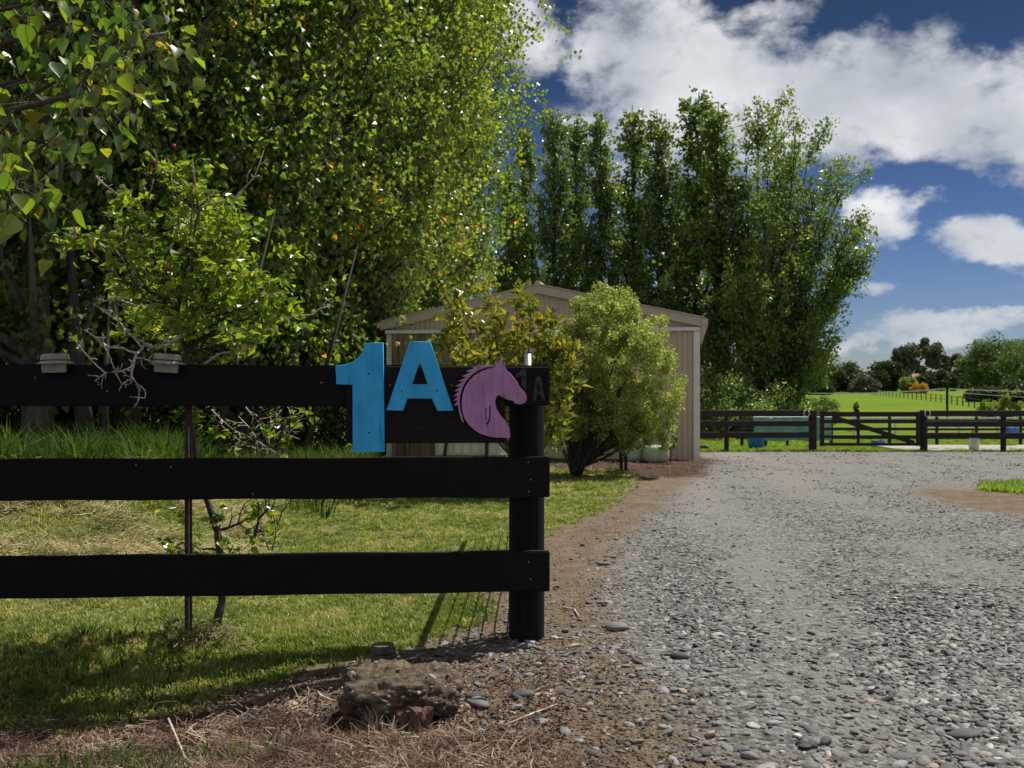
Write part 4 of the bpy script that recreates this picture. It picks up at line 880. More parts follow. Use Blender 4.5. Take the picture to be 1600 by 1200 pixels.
def magnolia():
    Y = 11.8; x0 = (822 - 800) / F * Y; g = hz(x0, Y); t = empty('glossy_shrub', (x0, Y, g), 'open shrub with glossy yellow green leaves behind the sign', 'shrub'); r = np.random.default_rng(12)
    tips = [(700, 480), (720, 470), (762, 455), (815, 450), (740, 500), (780, 490), (830, 480), (850, 510), (690, 520), (720, 540), (760, 540), (800, 530), (870, 540), (890, 570), (850, 570), (885, 600), (872, 610), (820, 570), (780, 570), (735, 575), (705, 560), (845, 610), (700, 500), (805, 470), (770, 515), (875, 590), (862, 490), (840, 540), (745, 560), (895, 545), (790, 550), (715, 520), (860, 555), (868, 628)]
    st_ = MB(); fp = []; fd = []
    for (px, py) in tips:
        dy = r.normal(0, .35); e = P(px, py, Y + dy); e = Vector((e.x - x0, dy, e.z - g)); m_ = Vector((e.x * .55 + r.normal(0, .03), e.y * .5, e.z * .5)); b0 = Vector((0, 0, .25)); st_.tube([b0, m_, e], [.016, .010, .004], 5, False)
        for j in range(27):
            f = r.uniform(.45, 1.0) if j < 19 else r.uniform(.9, 1.04); q = m_.lerp(e, (f - .45) / .55); n_ = 5
            ce = q + Vector(r.normal(0, .10 if j < 19 else .035, 3))
            for k in range(4):
                d = Vector((r.normal(0, .8), r.normal(0, .8), r.normal(.45, .5))).normalized(); fp.append(ce + d * .01); fd.append(d)
    st_.tube([(0, 0, -.1), (0, 0, .28)], [.04, .03], 8)
    link('stems', st_.mesh('stems', True), M_stem, t); n_ = len(fp); order = r.permutation(n_); near = order[:290]
    ml = [big_leaf('leaf', .125, .058, M_mago, curl=c_) for c_ in (.1, .3, -.1)]
    put_leaves(t, [fp[i] for i in near], [fd[i] for i in near], ml, r)
    c = np.array([list(fp[i]) for i in order[290:]]); o_ = np.array([list(fd[i]) for i in order[290:]]) * 3
    o = link('foliage', leaf_mesh('foliage', c, .125, r, 0, .25, .48, np.clip(r.normal(.55, .25, len(c)), 0, 1), o_), M_mag, t); tag(o, kind='stuff')
magnolia()

# rose tree behind the fence
def twigs(b, pts, r0, r1, r, side=6, sl=.12, n=5, tips=None, up=0):
    pts = [Vector(p) for p in pts]; k = len(pts)
    # refine with jitter for knobbly look
    q = []
    for i in range(k - 1):
        for f in (0, .5): q.append(pts[i].lerp(pts[i + 1], f) + (Vector(r.normal(0, .004, 3)) if f else Vector((0, 0, 0))))
    q.append(pts[-1]); m_ = len(q); b.tube(q, [r0 + (r1 - r0) * i / (m_ - 1) for i in range(m_)], n, True)
    for j in range(side):
        i = r.integers(0, m_ - 1); f = r.random(); p = q[i].lerp(q[i + 1], f); d0 = (q[i + 1] - q[i]).normalized(); v = Vector(r.normal(0, 1, 3)); v.y *= .5; v = (v - d0 * v.dot(d0)).normalized(); d = (d0 * .6 + v * .8 + Vector((0, 0, up))).normalized()
        l = sl * r.uniform(.35, 1.1); e1 = p + d * l * .5 + Vector(r.normal(0, .008, 3)); e2 = e1 + (d + Vector(r.normal(0, .45, 3))).normalized() * l * .5; b.tube([p, e1, e2], [r1 * 1.1, r1 * .9, r1 * .5], 4, True)
        if tips is not None: tips.append(e2)
        if l > sl * .6:
            d3 = (d + Vector(r.normal(0, .8, 3))).normalized(); b.tube([e1, e1 + d3 * l * .35], [r1 * .8, r1 * .4], 4, True)
def rose():
    r = np.random.default_rng(44); Y = 4.85; bx = P(322, 1000, 4.7).x; g = hz(bx, 4.7); base = Vector((bx, 4.72, g)); t = empty('rose_tree', base, 'crooked young rose tree with yellow green leaves and bare lichen twigs, behind the fence', 'rose tree')
    rel = lambda px, py, Y_: P(px, py, Y_) - base
    tr = MB(); spine = [rel(322, 1004, 4.72), rel(338, 975, 4.73), rel(347, 940, 4.75), rel(345, 880, 4.78), rel(340, 830, 4.80), rel(325, 785, 4.82), rel(305, 720, 4.85), rel(300, 660, 4.85), rel(297, 600, 4.85), rel(290, 550, 4.85), rel(275, 500, 4.85)]
    tr.tube(spine, [.028, .022, .019, .018, .018, .016, .015, .014, .014, .013, .011], 8); link('trunk', tr.mesh('trunk', True), M_stem, t)
    br = MB(); main = [[(340, 830), (380, 815), (410, 790), (435, 760)], [(345, 860), (312, 858), (290, 845)], [(395, 850), (405, 810), (430, 785)], [(290, 550), (330, 520), (380, 490), (420, 440)], [(290, 550), (320, 470), (345, 400), (340, 330)], [(275, 500), (260, 430), (270, 350), (265, 270)], [(275, 500), (220, 440), (180, 390), (130, 385)], [(275, 500), (290, 420), (310, 330), (300, 250)], [(290, 550), (350, 540), (400, 500), (425, 480)], [(275, 500), (230, 470), (200, 420), (190, 340)], [(290, 550), (340, 500), (400, 470), (405, 420)], [(275, 480), (240, 400), (230, 330), (240, 280)], [(300, 640), (330, 650), (375, 690), (430, 700)], [(375, 690), (400, 655), (430, 640), (450, 630)], [(430, 700), (445, 660), (460, 640)]]
    tips = []
    for i, m_ in enumerate(main):
        yo = r.normal(0, .13, len(m_)); yo[0] = 0; twigs(br, [rel(a, c, 4.85 + yo[k] * (k / 2)) for k, (a, c) in enumerate(m_)], .009, .0035, r, 9, .16, tips=tips)
    link('branches', br.mesh('branches', True), M_stem, t)
    # bare grey twigs in front of the rail
    w = MB(); bare = [([(290, 520), (262, 540), (245, 545), (225, 540), (213, 553), (207, 575), (205, 597)], .010, .005), ([(205, 585), (214, 600), (227, 610), (226, 622), (203, 620)], .004, .003), ([(118, 532), (140, 560), (165, 583), (190, 580), (208, 570)], .0035, .005), ([(132, 515), (150, 528), (168, 541), (190, 543), (213, 552)], .003, .005), ([(145, 475), (165, 488), (185, 500), (200, 520), (220, 541)], .003, .005), ([(145, 475), (165, 470), (185, 468), (215, 478), (262, 487)], .003, .004), ([(165, 583), (152, 592), (148, 596)], .0035, .002), ([(178, 575), (165, 545), (160, 520)], .003, .002), ([(185, 500), (178, 470), (185, 440)], .004, .002), ([(207, 590), (190, 600), (178, 580)], .004, .0025), ([(210, 560), (235, 563), (240, 570)], .004, .002)]
    for pl, a, c in bare:
        w = MB(); twigs(w, [rel(px, py, (4.40 if py > 545 and px < 240 else 4.62) + r.normal(0, .012)) for px, py in pl], a, c, r, 5, .055); link('bare_twig', w.mesh('bare_twig', True), M_lich, t)
    for pl in ([(318, 570), (345, 552), (375, 545), (405, 522), (430, 512)], [(425, 500), (455, 497), (488, 492), (515, 478)], [(335, 372), (352, 335), (375, 300), (398, 275), (412, 235)], [(150, 275), (165, 290), (185, 305)], [(118, 355), (115, 368), (128, 378)], [(300, 330), (330, 318), (352, 312)]):
        w = MB(); twigs(w, [rel(px, py, 4.7) for px, py in pl], .006, .0022, r, 6, .06); link('bare_twig', w.mesh('bare_twig', True), M_lich, t)
    for pl in ([(330, 640), (365, 672), (400, 688), (440, 712)], [(384, 636), (405, 660), (418, 690), (430, 712)], [(425, 712), (418, 670), (440, 640)], [(445, 712), (440, 680), (470, 655)], [(430, 700), (455, 672), (452, 640)], [(405, 712), (398, 680), (372, 650)]):
        w = MB(); twigs(w, [rel(px, py, 5.3) for px, py in pl], .004, .0022, r, 8, .10); link('bare_twig', w.mesh('bare_twig', True), M_lich, t)
    for pl in ([(425, 860), (440, 800), (470, 760)], [(420, 860), (405, 820), (412, 780)], [(432, 830), (425, 800), (430, 775)]):
        w = MB(); twigs(w, [rel(px, py, 5.3) for px, py in pl], .004, .0022, r, 7, .08); link('bare_twig', w.mesh('bare_twig', True), M_stem, t)
    # leaves: whorls at the twig tips, filling the seen crown
    blobs = [(300, 300, 75, 45), (330, 380, 95, 55), (215, 390, 85, 40), (260, 340, 90, 55), (370, 460, 75, 60), (300, 440, 110, 60), (270, 500, 60, 30), (390, 500, 45, 35), (340, 520, 60, 25), (420, 420, 30, 40), (190, 440, 60, 20), (270, 265, 45, 25)]
    fp = []; wt = np.array([b_[2] * b_[3] for b_ in blobs], float); wt /= wt.sum(); nclus = 560
    subs = []
    for i in range(62):
        b_ = blobs[r.choice(len(blobs), p=wt)]; a = r.uniform(0, 6.28); q = math.sqrt(r.random()) * 1.12; subs.append((b_[0] + b_[2] * q * math.cos(a), b_[1] + b_[3] * q * math.sin(a), 4.85 + r.normal(0, .22)))
    sb = MB()
    for (a, c, yy) in subs:
        e = rel(a, c, yy); o_ = rel(290 + (a - 290) * .35, 520 + (c - 520) * .4, 4.85); link('twig', (lambda B: (B.tube([o_, o_.lerp(e, .5) + Vector((0, 0, -.03)), e], [.005, .0035, .0018], 5), B.mesh('twig', True))[1])(MB()), M_stem, t)
    for i in range(nclus):
        a, c, yy = subs[i % 62]; fp.append(rel(a + r.normal(0, 19), c + r.normal(0, 8), yy + r.normal(0, .05)))
    fp += [p for p in tips if r.random() < .5]
    low = [(330, 812), (345, 800), (300, 805), (395, 800), (420, 795), (350, 845), (300, 855), (290, 840), (275, 600), (290, 620), (285, 640), (310, 655), (300, 770), (385, 835), (245, 785)]
    lowp = []
    for (a, c) in low:
        for k in range(2): lowp.append(rel(a + r.normal(0, 6), c + r.normal(0, 6), 4.70 if c < 700 else 4.8))
    P_ = []; D_ = []
    for p in fp + lowp:
        ax = Vector((r.normal(0, 1), r.normal(0, 1), r.normal(-.1, .4))).normalized(); 
        for k in range(6):
            d = Vector((ax.x + r.normal(0, .7), ax.y + r.normal(0, .7), r.normal(-.15, .4))).normalized(); P_.append(p + Vector(r.normal(0, .018, 3))); D_.append(d)
    n_ = len(P_); order = list(range(n_ - len(lowp) * 6, n_)) + list(r.permutation(n_ - len(lowp) * 6)); near = order[:295]
    ml = [big_leaf('leaf', .046, .026, M_roseo, curl=c_) for c_ in (.1, .35, -.1)]; put_leaves(t, [P_[i] for i in near], [D_[i] for i in near], ml, r, .7, 1.3)
    c = np.array([list(P_[i]) for i in order[295:]]); o_ = np.array([list(D_[i]) for i in order[295:]]) * 3; o = link('foliage', leaf_mesh('foliage', c, .050, r, 0, .25, .6, np.clip(r.normal(.5, .22, len(c)), 0, 1), o_), M_rose, t); tag(o, kind='stuff')
    for (a, c) in ((272, 228), (240, 252), (320, 384), (338, 412), (395, 518), (408, 450), (262, 420)):
        b = MB(); p = rel(a, c, 4.6); b.tube([p + Vector((0, 0, .010)), p + Vector((0, 0, .006)), p, p - Vector((0, 0, .008)), p - Vector((0, 0, .011))], [.002, .007, .009, .007, .002], 8); b.obj('hip', M_hip, t, True)
rose()

# overhanging poplar branch, upper left, close to the camera
def overhang():
    r = np.random.default_rng(61); base = Vector((-4.6, 5.6, hz(-4.6, 5.6))); t = empty('near_poplar', base, 'nearest poplar whose large leaved branch hangs in at the upper left corner', 'tree')
    tr = MB(); tr.tube([Vector((0, 0, -.2)), Vector((.05, 0, 1.5)), Vector((.1, .05, 4.5)), Vector((.1, 0, 7))], [.14, .12, .09, .05], 10); link('trunk', tr.mesh('trunk', True), M_bark, t)
    br = MB(); fp = []; fd = []
    for pl in ([(-60, 330), (0, 270), (60, 235), (100, 205)], [(-60, 200), (20, 165), (100, 120), (175, 60), (230, 30)], [(-60, 90), (40, 60), (120, 20), (180, -20)], [(-60, 250), (60, 190), (150, 165), (190, 160)], [(100, 120), (180, 95), (235, 55), (262, 50)], [(-60, 30), (30, 10), (90, -20)], [(-60, 300), (10, 290), (40, 300), (60, 285)], [(40, 180), (110, 150), (150, 100), (200, 90)]):
        yo = 4.9 + r.normal(0, .25); q = [P(a, c, yo + .12 * k) - base for k, (a, c) in enumerate(pl)]; q[0] = q[0] + Vector((-.5, .2, .0)); br = MB(); br.tube(q, [.016 * (1 - .75 * k / (len(q) - 1)) for k in range(len(q))], 6)
        for k in range(66):
            i = r.integers(0, len(q) - 1); p = q[i].lerp(q[i + 1], r.random()) ; o_ = Vector(r.normal(0, .12, 3)); 
            br.tube([p, p + o_], [.0022, .0013], 3, False); fp.append(p + o_); fd.append(Vector((r.normal(0, .5), r.normal(0, .5), r.normal(-.75, .4))))
        link('branch', br.mesh('branch', True), M_stem, t)
    ml = [big_leaf('leaf', .096, .080, M_popbig, heart=True, curl=c_) for c_ in (.05, .25, -.12)]; put_leaves(t, fp, fd, ml, r, .6, 1.15)
overhang()

# ------------------------------------------------------------------ shed
def shed():
    yaw = math.radians(-10); ox, oy = .555, 20.56; W = 6.45; D = 8.0; zb = -.28; ze = 2.60; za = 3.30
    t = empty('tan_shed', (ox, oy, 0), 'tan corrugated metal shed with a low gable behind the bushes', 'shed', rz=yaw)
    def roofz(x): return za - (za - ze) * abs(x) / (W / 2)
    def ribbed(x0, x1, zf, y0, name, mat, axis='x', pitch=.105, depth=.024, zbot=zb):
        b = MB(); xs_ = []; x = x0
        while x < x1 - 1e-6:
            for f, d in ((0, 0), (.62, 0), (.70, -depth), (.92, -depth)):
                xx = x + f * pitch
                if xx <= x1: xs_.append((xx, d))
            x += pitch
        xs_.append((x1, 0))
        for (xx, d) in xs_:
            if axis == 'x': b.v += [(xx, y0 + d, zbot), (xx, y0 + d, zf(xx))]
            else: b.v += [(y0 - d, xx, zbot), (y0 - d, xx, zf(xx))]
        for i in range(len(xs_) - 1): b.f.append((2 * i, 2 * i + 2, 2 * i + 3, 2 * i + 1))
        return b.obj(name, mat, t)
    ribbed(-W / 2 + .1, W / 2 - .07, lambda x: 2.36 if x < -1.2 and False else 2.375, 0, 'wall_cladding', M_shed)
    ribbed(-W / 2 + .02, W / 2 - .02, lambda x: roofz(x) - .01, -.03, 'gable_cladding', M_shed, zbot=2.46)
    ribbed(0, D, lambda x: ze, W / 2, 'side_cladding', M_shed, 'y'); ribbed(0, D, lambda x: ze, -W / 2 + .03, 'side_cladding', M_shed, 'y'); ribbed(-W / 2, W / 2, lambda x: roofz(x) - .01, D, 'back_cladding', M_shed)
    b = MB(); b.box((-W / 2 + .12, -.10, zb), (-1.35, -.03, 2.37)); b.obj('door', M_stain, t)
    b = MB(); b.box((W / 2 - .08, -.05, zb), (W / 2 + .045, .06, 2.375)); b.obj('corner_flashing', M_trim, t); b = MB(); b.box((-W / 2 - .03, -.05, zb), (-W / 2 + .09, .06, 2.375)); b.obj('corner_flashing', M_trim, t)
    b = MB(); b.box((-W / 2 - .04, -.13, 2.38), (W / 2 + .05, .02, 2.455)); b.obj('gutter_strip', M_trim, t, bevel=.008)
    for s in (-1, 1):
        x0, x1 = 0.0, s * (W / 2 + .14); z0, z1 = za + .05, za + .05 - (za - ze) * (W / 2 + .14) / (W / 2)
        b = MB(); th = .17; V = [(x0, -.16, z0 - th), (x1, -.16, z1 - th), (x1, -.16, z1), (x0, -.16, z0)]; V += [(a, -.08, c) for a, _, c in V]
        b.add(V, [(0, 1, 2, 3), (7, 6, 5, 4), (0, 4, 5, 1), (2, 6, 7, 3), (1, 5, 6, 2), (0, 3, 7, 4)]); b.obj('barge_board', M_barge, t)
        b = MB(); V = [(x0, -.185, z0 + .005), (x1, -.185, z1 + .005), (x1, -.185, z1 + .03), (x0, -.185, z0 + .03)]; V += [(a, D + .1, c) for a, _, c in V]; b.add(V, [(0, 1, 2, 3), (7, 6, 5, 4), (0, 4, 5, 1), (2, 6, 7, 3), (1, 5, 6, 2), (0, 3, 7, 4)]); b.obj('roof', M_barge, t)
        b = MB(); b.box((x1 - .06, -.19, z1 - .12), (x1 + .06, D, z1 + .0)) ; b.obj('gutter', M_barge, t)
    b = MB(); b.tube([(0, -.19, za + .085), (0, D + .1, za + .085)], .06, 8); b.obj('ridge_cap', M_barge, t)
shed()
def tank():
    Y = 18.6; x0 = (738 - 800) / F * Y; g = hz(x0, Y); t = empty('water_tank', (x0, Y, g), 'pale plastic bulk tank in a wire cage on a pallet before the shed', 'tank')
    b = MB(); b.box((-.64, -.48, .16), (.64, .48, 1.12)); b.obj('tank', M_plast, t, bevel=.05)
    b = MB(); b.tube([(0, 0, 1.12), (0, 0, 1.17)], .11, 14); b.obj('cap', M_pallet, t)
    for k in range(3): b = MB(); b.box((-.66, -.5 + k * .44, 0), (.66, -.38 + k * .44, .13)); b.obj('pallet_skid', M_pallet, t)
    for k in range(9): x_ = -.64 + k * .16; b = MB(); b.tube([(x_, -.5, .14), (x_, -.5, 1.15)], .012, 6); b.obj('cage_bar', M_cage, t)
    for k in range(5): z_ = .2 + k * .23; b = MB(); b.tube([(-.65, -.525, z_), (.65, -.525, z_)], .010, 6); b.obj('cage_bar', M_cage, t)
    for x_ in (-.5, .28): b = MB(); b.box((x_ - .03, -.56, .0), (x_ + .03, -.54, 1.0), Matrix.Rotation(.12 if x_ < 0 else 0, 4, 'Y')); b.obj('black_slat', M_pallet, t)
tank()
for (px, Y, s, l) in ((1024, 19.0, 1.0, 'white green wrapped bale right of the small bush by the shed wall'), (988, 19.2, .85, 'wrapped bale half hidden behind the small bush stem')):
    x_ = (px - 800) / F * Y; bm = bmesh.new(); bmesh.ops.create_icosphere(bm, subdivisions=3, radius=1)
    for v in bm.verts:
        p = v.co; q = (abs(p.x) ** 4 + abs(p.y) ** 4 + abs(p.z) ** 4) ** (-.25); v.co = Vector((p.x * q * .25, p.y * q * .25, p.z * q * .18 + .17)) * s; v.co += p * mnoise.noise(p * 3) * .02
    me = bpy.data.meshes.new('wrapped_bale'); bm.to_mesh(me); bm.free(); me.shade_smooth(); o = link('wrapped_bale', me, M_wrap, None, (x_, Y, hz(x_, Y))); tag(o, l, 'bale')

# ------------------------------------------------------------------ yard fence, gate
YF = 27.0
def zf(py, Y=YF): return CAMH - (py - HOR) * Y / F
def xf(px, Y=YF): return (px - 800) / F * Y
def yard_fence(name, label, x0, x1, posts, rails, Y, mat, rt=.045, pw=.13, ptop=641):
    o = empty(name, (x0, Y, hz(x0, Y)), label, 'fence'); g = hz(x0, Y)
    for (a, c) in rails: b = MB(); b.box((0, -rt, zf(c, Y) - g), (x1 - x0, 0, zf(a, Y) - g)); b.obj('rail', mat, o, bevel=.004)
    for (px, w) in posts:
        x_ = xf(px, Y) - x0; round_post('post', mat, o, x_, w / 2 + .003, hz(x_ + x0, Y) - g - .2, zf(ptop, Y) - g, w / 2, rings=2, n=12)
    return o
R3 = [(641, 650.5), (657.5, 666), (675, 684)]
f1 = yard_fence('yard_fence', 'black rail fence between the shed corner and the yard gate', xf(1060), xf(1272), [(1136, .13), (1272, .22)], R3, YF, M_fblack)
f2 = yard_fence('yard_fence', 'black rail fence right of the yard gate, leaving the photo', xf(1441), xf(1900), [(1446, .20), (1570, .15), (1700, .15), (1850, .15)], [(641.5, 650.5), (658, 667), (676, 684.5)], YF, M_fblack)
def yard_gate():
    x0 = xf(1281); w = xf(1437) - x0; g = hz(x0, YF); t = empty('yard_gate', (x0, YF + .02, g), 'black timber gate with a diagonal brace in the far fence', 'gate')
    for (a, c) in ((643.5, 651), (656, 661.5), (668, 672.5), (680, 684.5), (692, 696.5)): b = MB(); b.box((0, -.03, zf(c) - g), (w, 0, zf(a) - g)); b.obj('rail', M_fblack, t)
    for x_ in (0, w - .11): b = MB(); b.box((x_, -.058, zf(697) - g), (x_ + .11, -.032, zf(643) - g)); b.obj('stile', M_fblack, t)
    a = Vector((xf(1302) - x0, -.045, zf(652) - g)); c = Vector((xf(1428) - x0, -.045, zf(692) - g)); d = (c - a); ang = math.atan2(-d.z, d.x); Mx = Matrix.Translation(a) @ Matrix.Rotation(ang, 4, 'Y'); b = MB(); b.box((0, -.012, -.06), (d.length, .012, .06), Mx); b.obj('brace', M_fblack, t)
yard_gate()
for px, l in ((1261, 'pale horseshoe nailed to the fence post left of the yard gate'), (1450, 'pale horseshoe nailed to the fence post right of the yard gate')):
    b = MB(); pts = []
    for k in range(13):
        a = math.radians(125 + 290 * k / 12); pts.append((.075 * math.cos(a), 0, .085 * math.sin(a)))
    b.tube(pts, .014, 6); o = b.obj('horseshoe', M_shoe, None, True, loc=(xf(px, YF - .1), YF - .065, zf(646, YF - .1))); tag(o, l, 'horseshoe')
yard_fence('inner_fence', 'lower dark fence of the small pens behind the yard gate', xf(1150, 31), xf(1700, 31), [(a, .10) for a in (1160, 1197, 1231, 1300, 1342, 1391, 1465, 1527, 1596, 1660)], [(655, 659), (669, 672.5), (683, 686)], 31.0, M_wpost, .03, ptop=651)
yard_fence('white_rail_fence', 'pale rail fence round the arena beyond the right pens', xf(1330, 36), xf(1750, 36), [(a, .08) for a in (1335, 1400, 1500, 1560, 1640, 1740)], [(652, 654.5), (668, 671)], 36.0, M_tape, .02, ptop=651)
# things in the yard
def drum(name, px, Y, r0, r1, h, mat, label, rim=True, n=20):
    x_ = xf(px, Y); t = empty(name, (x_, Y, hz(x_, Y)), label, 'bin' if name == 'plastic_bin' else 'bucket')
    b = MB(); b.tube([(0, 0, 0), (0, 0, h * .5), (0, 0, h)], [r0, (r0 + r1) / 2, r1], n, False); b.f.append(tuple(reversed(range(n)))); b.obj('body', mat, t, True)
    b = MB(); m_ = 20; pts = [(r1 * math.cos(2 * math.pi * k / m_), r1 * math.sin(2 * math.pi * k / m_), h) for k in range(m_ + 1)]; b.tube(pts, .012, 5, False); b.obj('rim', mat, t, True)
    return t
drum('plastic_bin', 1181, 29.0, .21, .25, .36, M_bblue, 'blue plastic bin on the grass left of the gate'); drum('plastic_bin', 1372, 30.2, .17, .2, .22, M_bblue, 'low blue tub behind the yard gate'); drum('plastic_bin', 1582, 30.0, .17, .19, .3, M_bblue, 'blue bin hooked up at the right edge behind the fence').location.z += .32
wb = drum('plastic_bucket', 1522, 27.6, .14, .125, .36, M_white, 'white bucket with a red top standing on the concrete pad'); b = MB(); b.tube([(0, 0, .362), (0, 0, .42)], [.11, .09], 14); b.obj('lid', M_red, wb)
wc = empty('orange_cone', (xf(1520, 29.5), 29.5, hz(15, 29.5)), 'orange and white cone behind the white bucket', 'cone'); b = MB(); b.tube([(0, 0, .0), (0, 0, .55)], [.14, .03], 14); b.obj('cone', M_red, wc); b = MB(); b.tube([(0, 0, .2), (0, 0, .32)], [.108, .08], 14); b.obj('band', M_white, wc)
# teal cloth panel
tp = empty('shade_cloth', (xf(1178, 30.2), 30.2, hz(8, 30.2)), 'turquoise shade cloth strung along the pens behind the left fence', 'cloth'); b = MB(); W_ = xf(1300, 30.2) - xf(1178, 30.2)
for i in range(31):
    x_ = W_ * i / 30; yy = .05 * math.sin(i * .9); b.v += [(x_, yy, .22 + .02 * math.sin(i * .5)), (x_, yy * .6, .92 + .02 * math.sin(i * .7))]
for i in range(30): a = 2 * i; b.f.append((a, a + 2, a + 3, a + 1))
b.obj('cloth', M_teal, tp, True); b = MB(); b.tube([(0, .02, .94), (W_, .02, .94)], .012, 6); b.obj('cord', M_tape, tp)
# concrete pad, dark log
b = MB(); x0 = xf(1400, 28); b.box((x0, 27.25, -.62), (20, 30.0, hz(12, 28) + .05)); o = b.obj('concrete_pad', M_conc); tag(o, kind='structure')
b = MB(); b.tube([(-.13, 0, .06), (0, .02, .08), (.14, 0, .05)], [.06, .07, .04], 9); o = b.obj('dark_log', M_barkd, None, True, loc=(xf(1100, 28.5), 28.5, hz(5.4, 28.5))); tag(o, 'dark log lying on the grass just right of the shed corner', 'log')
# electric tape fence
te = empty('tape_fence', (xf(1480, 46), 46, hz(20, 46)), 'white electric tape on a dark post across the pasture', 'fence'); g = hz(20, 46)
b = MB(); b.tube([(0, 0, -.2), (0, 0, zf(606, 46) - g)], .06, 8); b.obj('post', M_wpost, te)
def tape(p, q, w):
    b = MB(); P0 = Vector((xf(*p[:1], 46) - te.location.x, .08, zf(p[1], 46) - g)); P1 = Vector((xf(q[0], 46) - te.location.x, .08, zf(q[1], 46) - g))
    for i in range(13):
        f = i / 12; c = P0.lerp(P1, f) + Vector((0, 0, -.10 * 4 * f * (1 - f))); b.v += [(c.x, c.y, c.z - w), (c.x, c.y + .01, c.z + w), (c.x, c.y + .02, c.z + w), (c.x, c.y + .012, c.z - w)]
    for i in range(12):
        for k in range(4): a = i * 4; b.f.append((a + k, a + 4 + k, a + 4 + (k + 1) % 4, a + (k + 1) % 4))
    b.obj('tape', M_tape, te)
tape((1260, 614), (1480, 607), .025); tape((1480, 607), (1800, 611), .022); tape((1480, 612), (1800, 626), .014)
# paddock fence line across the far pasture
pf = empty('pasture_fence', (xf(1360, 120), 120, hz(40, 120)), 'distant dark post fence slanting across the green pasture', 'fence'); last = None; prs = []
for k in range(28):
    f = k / 27; Y = 125 - 62 * f; px = 1362 + 170 * f ** 1.5; x_ = xf(px, Y); p = Vector((x_, Y, hz(x_, Y))); prs.append(p)
    b = MB(); b.tube([p - pf.location - Vector((0, 0, .2)), p - pf.location + Vector((0, 0, .62))], .04, 5); b.obj('post', M_wpost, pf)
for zz in (.3, .58): b = MB(); b.tube([p - pf.location + Vector((0, 0, zz)) for p in prs], .016, 4); b.obj('rail', M_wpost, pf)

# ------------------------------------------------------------------ distant trees and house
def far(name, px, top, Y, wpx, mat, label, seed, cat='tree', zlo=.05, n=6000, leaf=None, clump=.3, nclump=40, bark=M_barkd, group=None, flat=1.0):
    x_ = xf(px, Y); g = hz(x_, Y); H = CAMH + (HOR - top) / F * Y - g; R = wpx / 2 / F * Y
    return blob_tree(name, (x_, Y, g), H, R, zlo * H, nclump, n, leaf or Y * .0028, mat, bark, label, group, seed, cat, clump, flat)
far('dark_tree', 1310, 572, 150, 95, M_dark, 'dark rounded tree at the left end of the far treeline', 71, nclump=50, n=9000)
far('dark_tree', 1245, 590, 155, 90, M_dark, 'dark low tree showing between the big tree and the far treeline', 72)
far('grey_bush', 1352, 592, 140, 40, M_euc, 'grey green low bush left of the mid dark trees', 73, 'bush')
far('dark_tree', 1388, 569, 160, 60, M_dark, 'dark pointed tree beside the left gum tree', 74, n=8000)
far('gum_tree', 1437, 533, 185, 78, M_euc, 'tall open gum tree, the highest in the far treeline', 75, zlo=.35, clump=.2, nclump=34, n=9000, bark=M_bark)
far('gum_tree', 1408, 548, 188, 36, M_euc, 'narrow gum tree left of the tallest gum', 76, zlo=.3, clump=.3, nclump=16, n=3500, bark=M_bark)
far('gum_tree', 1492, 555, 185, 48, M_euc, 'gum tree right of the tallest gum, smaller crown', 77, zlo=.35, clump=.24, nclump=22, n=5000, bark=M_bark)
far('dark_tree', 1465, 583, 165, 55, M_dark, 'dark spreading tree under the gum trees', 78)
far('green_bush', 1418, 590, 135, 22, M_bright, 'small light green bush left of the orange shrub', 79, 'bush', n=2000); far('orange_shrub', 1437, 598, 132, 26, M_orange, 'small orange flowering shrub before the far house', 80, 'shrub', n=1500, leaf=.25)
far('willow_tree', 1575, 528, 105, 135, M_will, 'large rounded willow at the right edge of the pasture', 81, n=26000, leaf=.24, nclump=130, clump=.2)
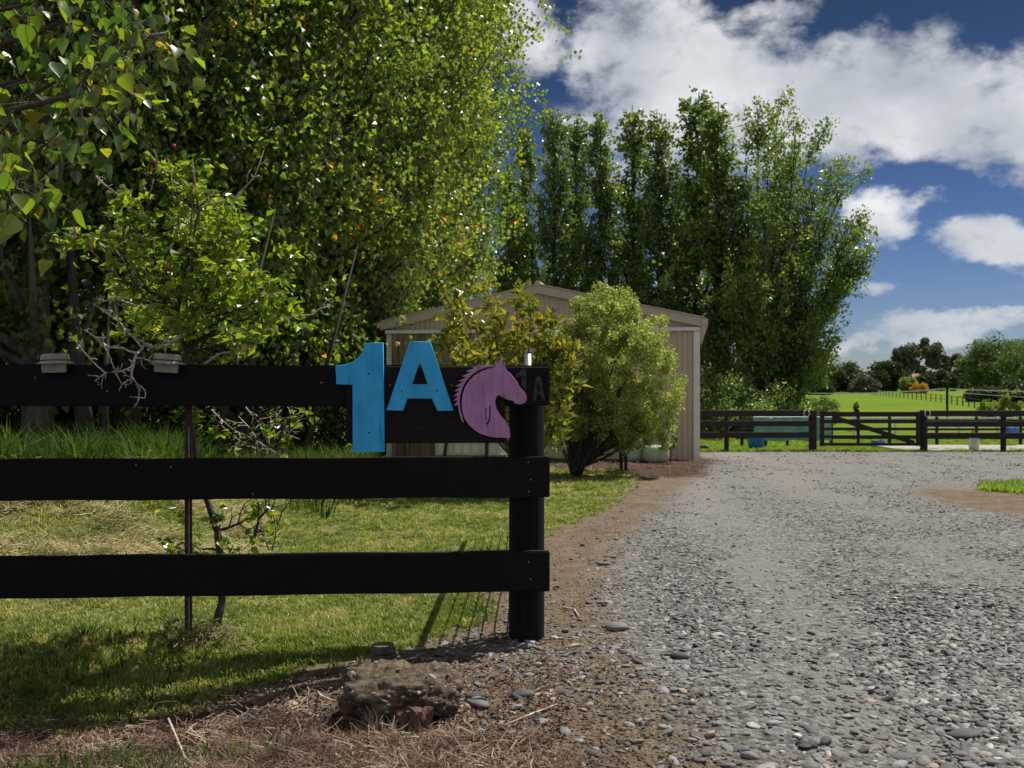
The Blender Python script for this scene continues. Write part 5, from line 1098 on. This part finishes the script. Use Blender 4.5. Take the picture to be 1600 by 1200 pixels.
far('willow_tree', 1640, 545, 88, 150, M_will, 'nearer paler willow cut by the right edge', 82, n=24000, leaf=.22, nclump=110, clump=.2)
far('dark_bush', 1545, 610, 82, 70, M_dark, 'dark shaded bush under the willows', 83, 'bush', n=6000); far('dark_bush', 1600, 600, 80, 80, M_dark, 'dark bush at the right edge beneath the willow', 84, 'bush', n=6000)
far('pale_shrub', 1578, 604, 48, 34, M_bright, 'pale green sapling standing behind the right fence', 85, 'sapling', n=2600, leaf=.11, clump=.28, nclump=24); far('tan_shrub', 1546, 626, 48, 34, M_bright, 'low tan shrub left of the pale sapling', 86, 'shrub', n=1600, leaf=.10)
far('small_conifer', 1338, 625, 42, 10, M_dark, 'tiny brown green conifer above the yard gate', 87, 'shrub', n=900, leaf=.07); far('wispy_shrub', 1285, 622, 44, 55, M_will, 'wispy green shrub behind the fence left of the gate', 88, 'shrub', n=3000, leaf=.08)
far('hedge', 1284, 597, 120, 34, M_dark, 'clipped dark hedge at the left end of the pasture', 89, 'hedge', n=4000)
for i, px in enumerate((1520, 1350, 1430, 1490, 1200, 1130)):
    far('treeline_tree', px, [580, 600, 597, 592, 585, 580][i], 200, 90, M_dark, ['dark tree between the small gum and the willow', 'low dark tree behind the grey green bush', 'low dark tree behind the orange shrub', 'dark tree below the smaller gum tree', 'dark tree far behind the largest tree', 'dark tree far behind the shed corner'][i], 95 + i, n=4500)
hs = empty('far_house', (xf(1434, 170), 170, hz(60, 170)), 'small far house with a reddish roof among the trees', 'house'); b = MB(); b.box((-1.6, 0, 0), (1.6, 3, 1.7)); b.obj('wall', M_white, hs)
b = MB(); b.add([(-1.9, -.3, 1.7), (1.9, -.3, 1.7), (1.9, 3.3, 1.7), (-1.9, 3.3, 1.7), (-1.5, 1.5, 2.9), (1.5, 1.5, 2.9)], [(0, 1, 5, 4), (2, 3, 4, 5), (1, 2, 5), (3, 0, 4), (3, 2, 1, 0)]); b.obj('roof', M_roofr, hs)
b = MB(); b.box((-.5, -.03, .5), (.3, -.003, 1.2)); b.obj('window', M_pallet, hs)
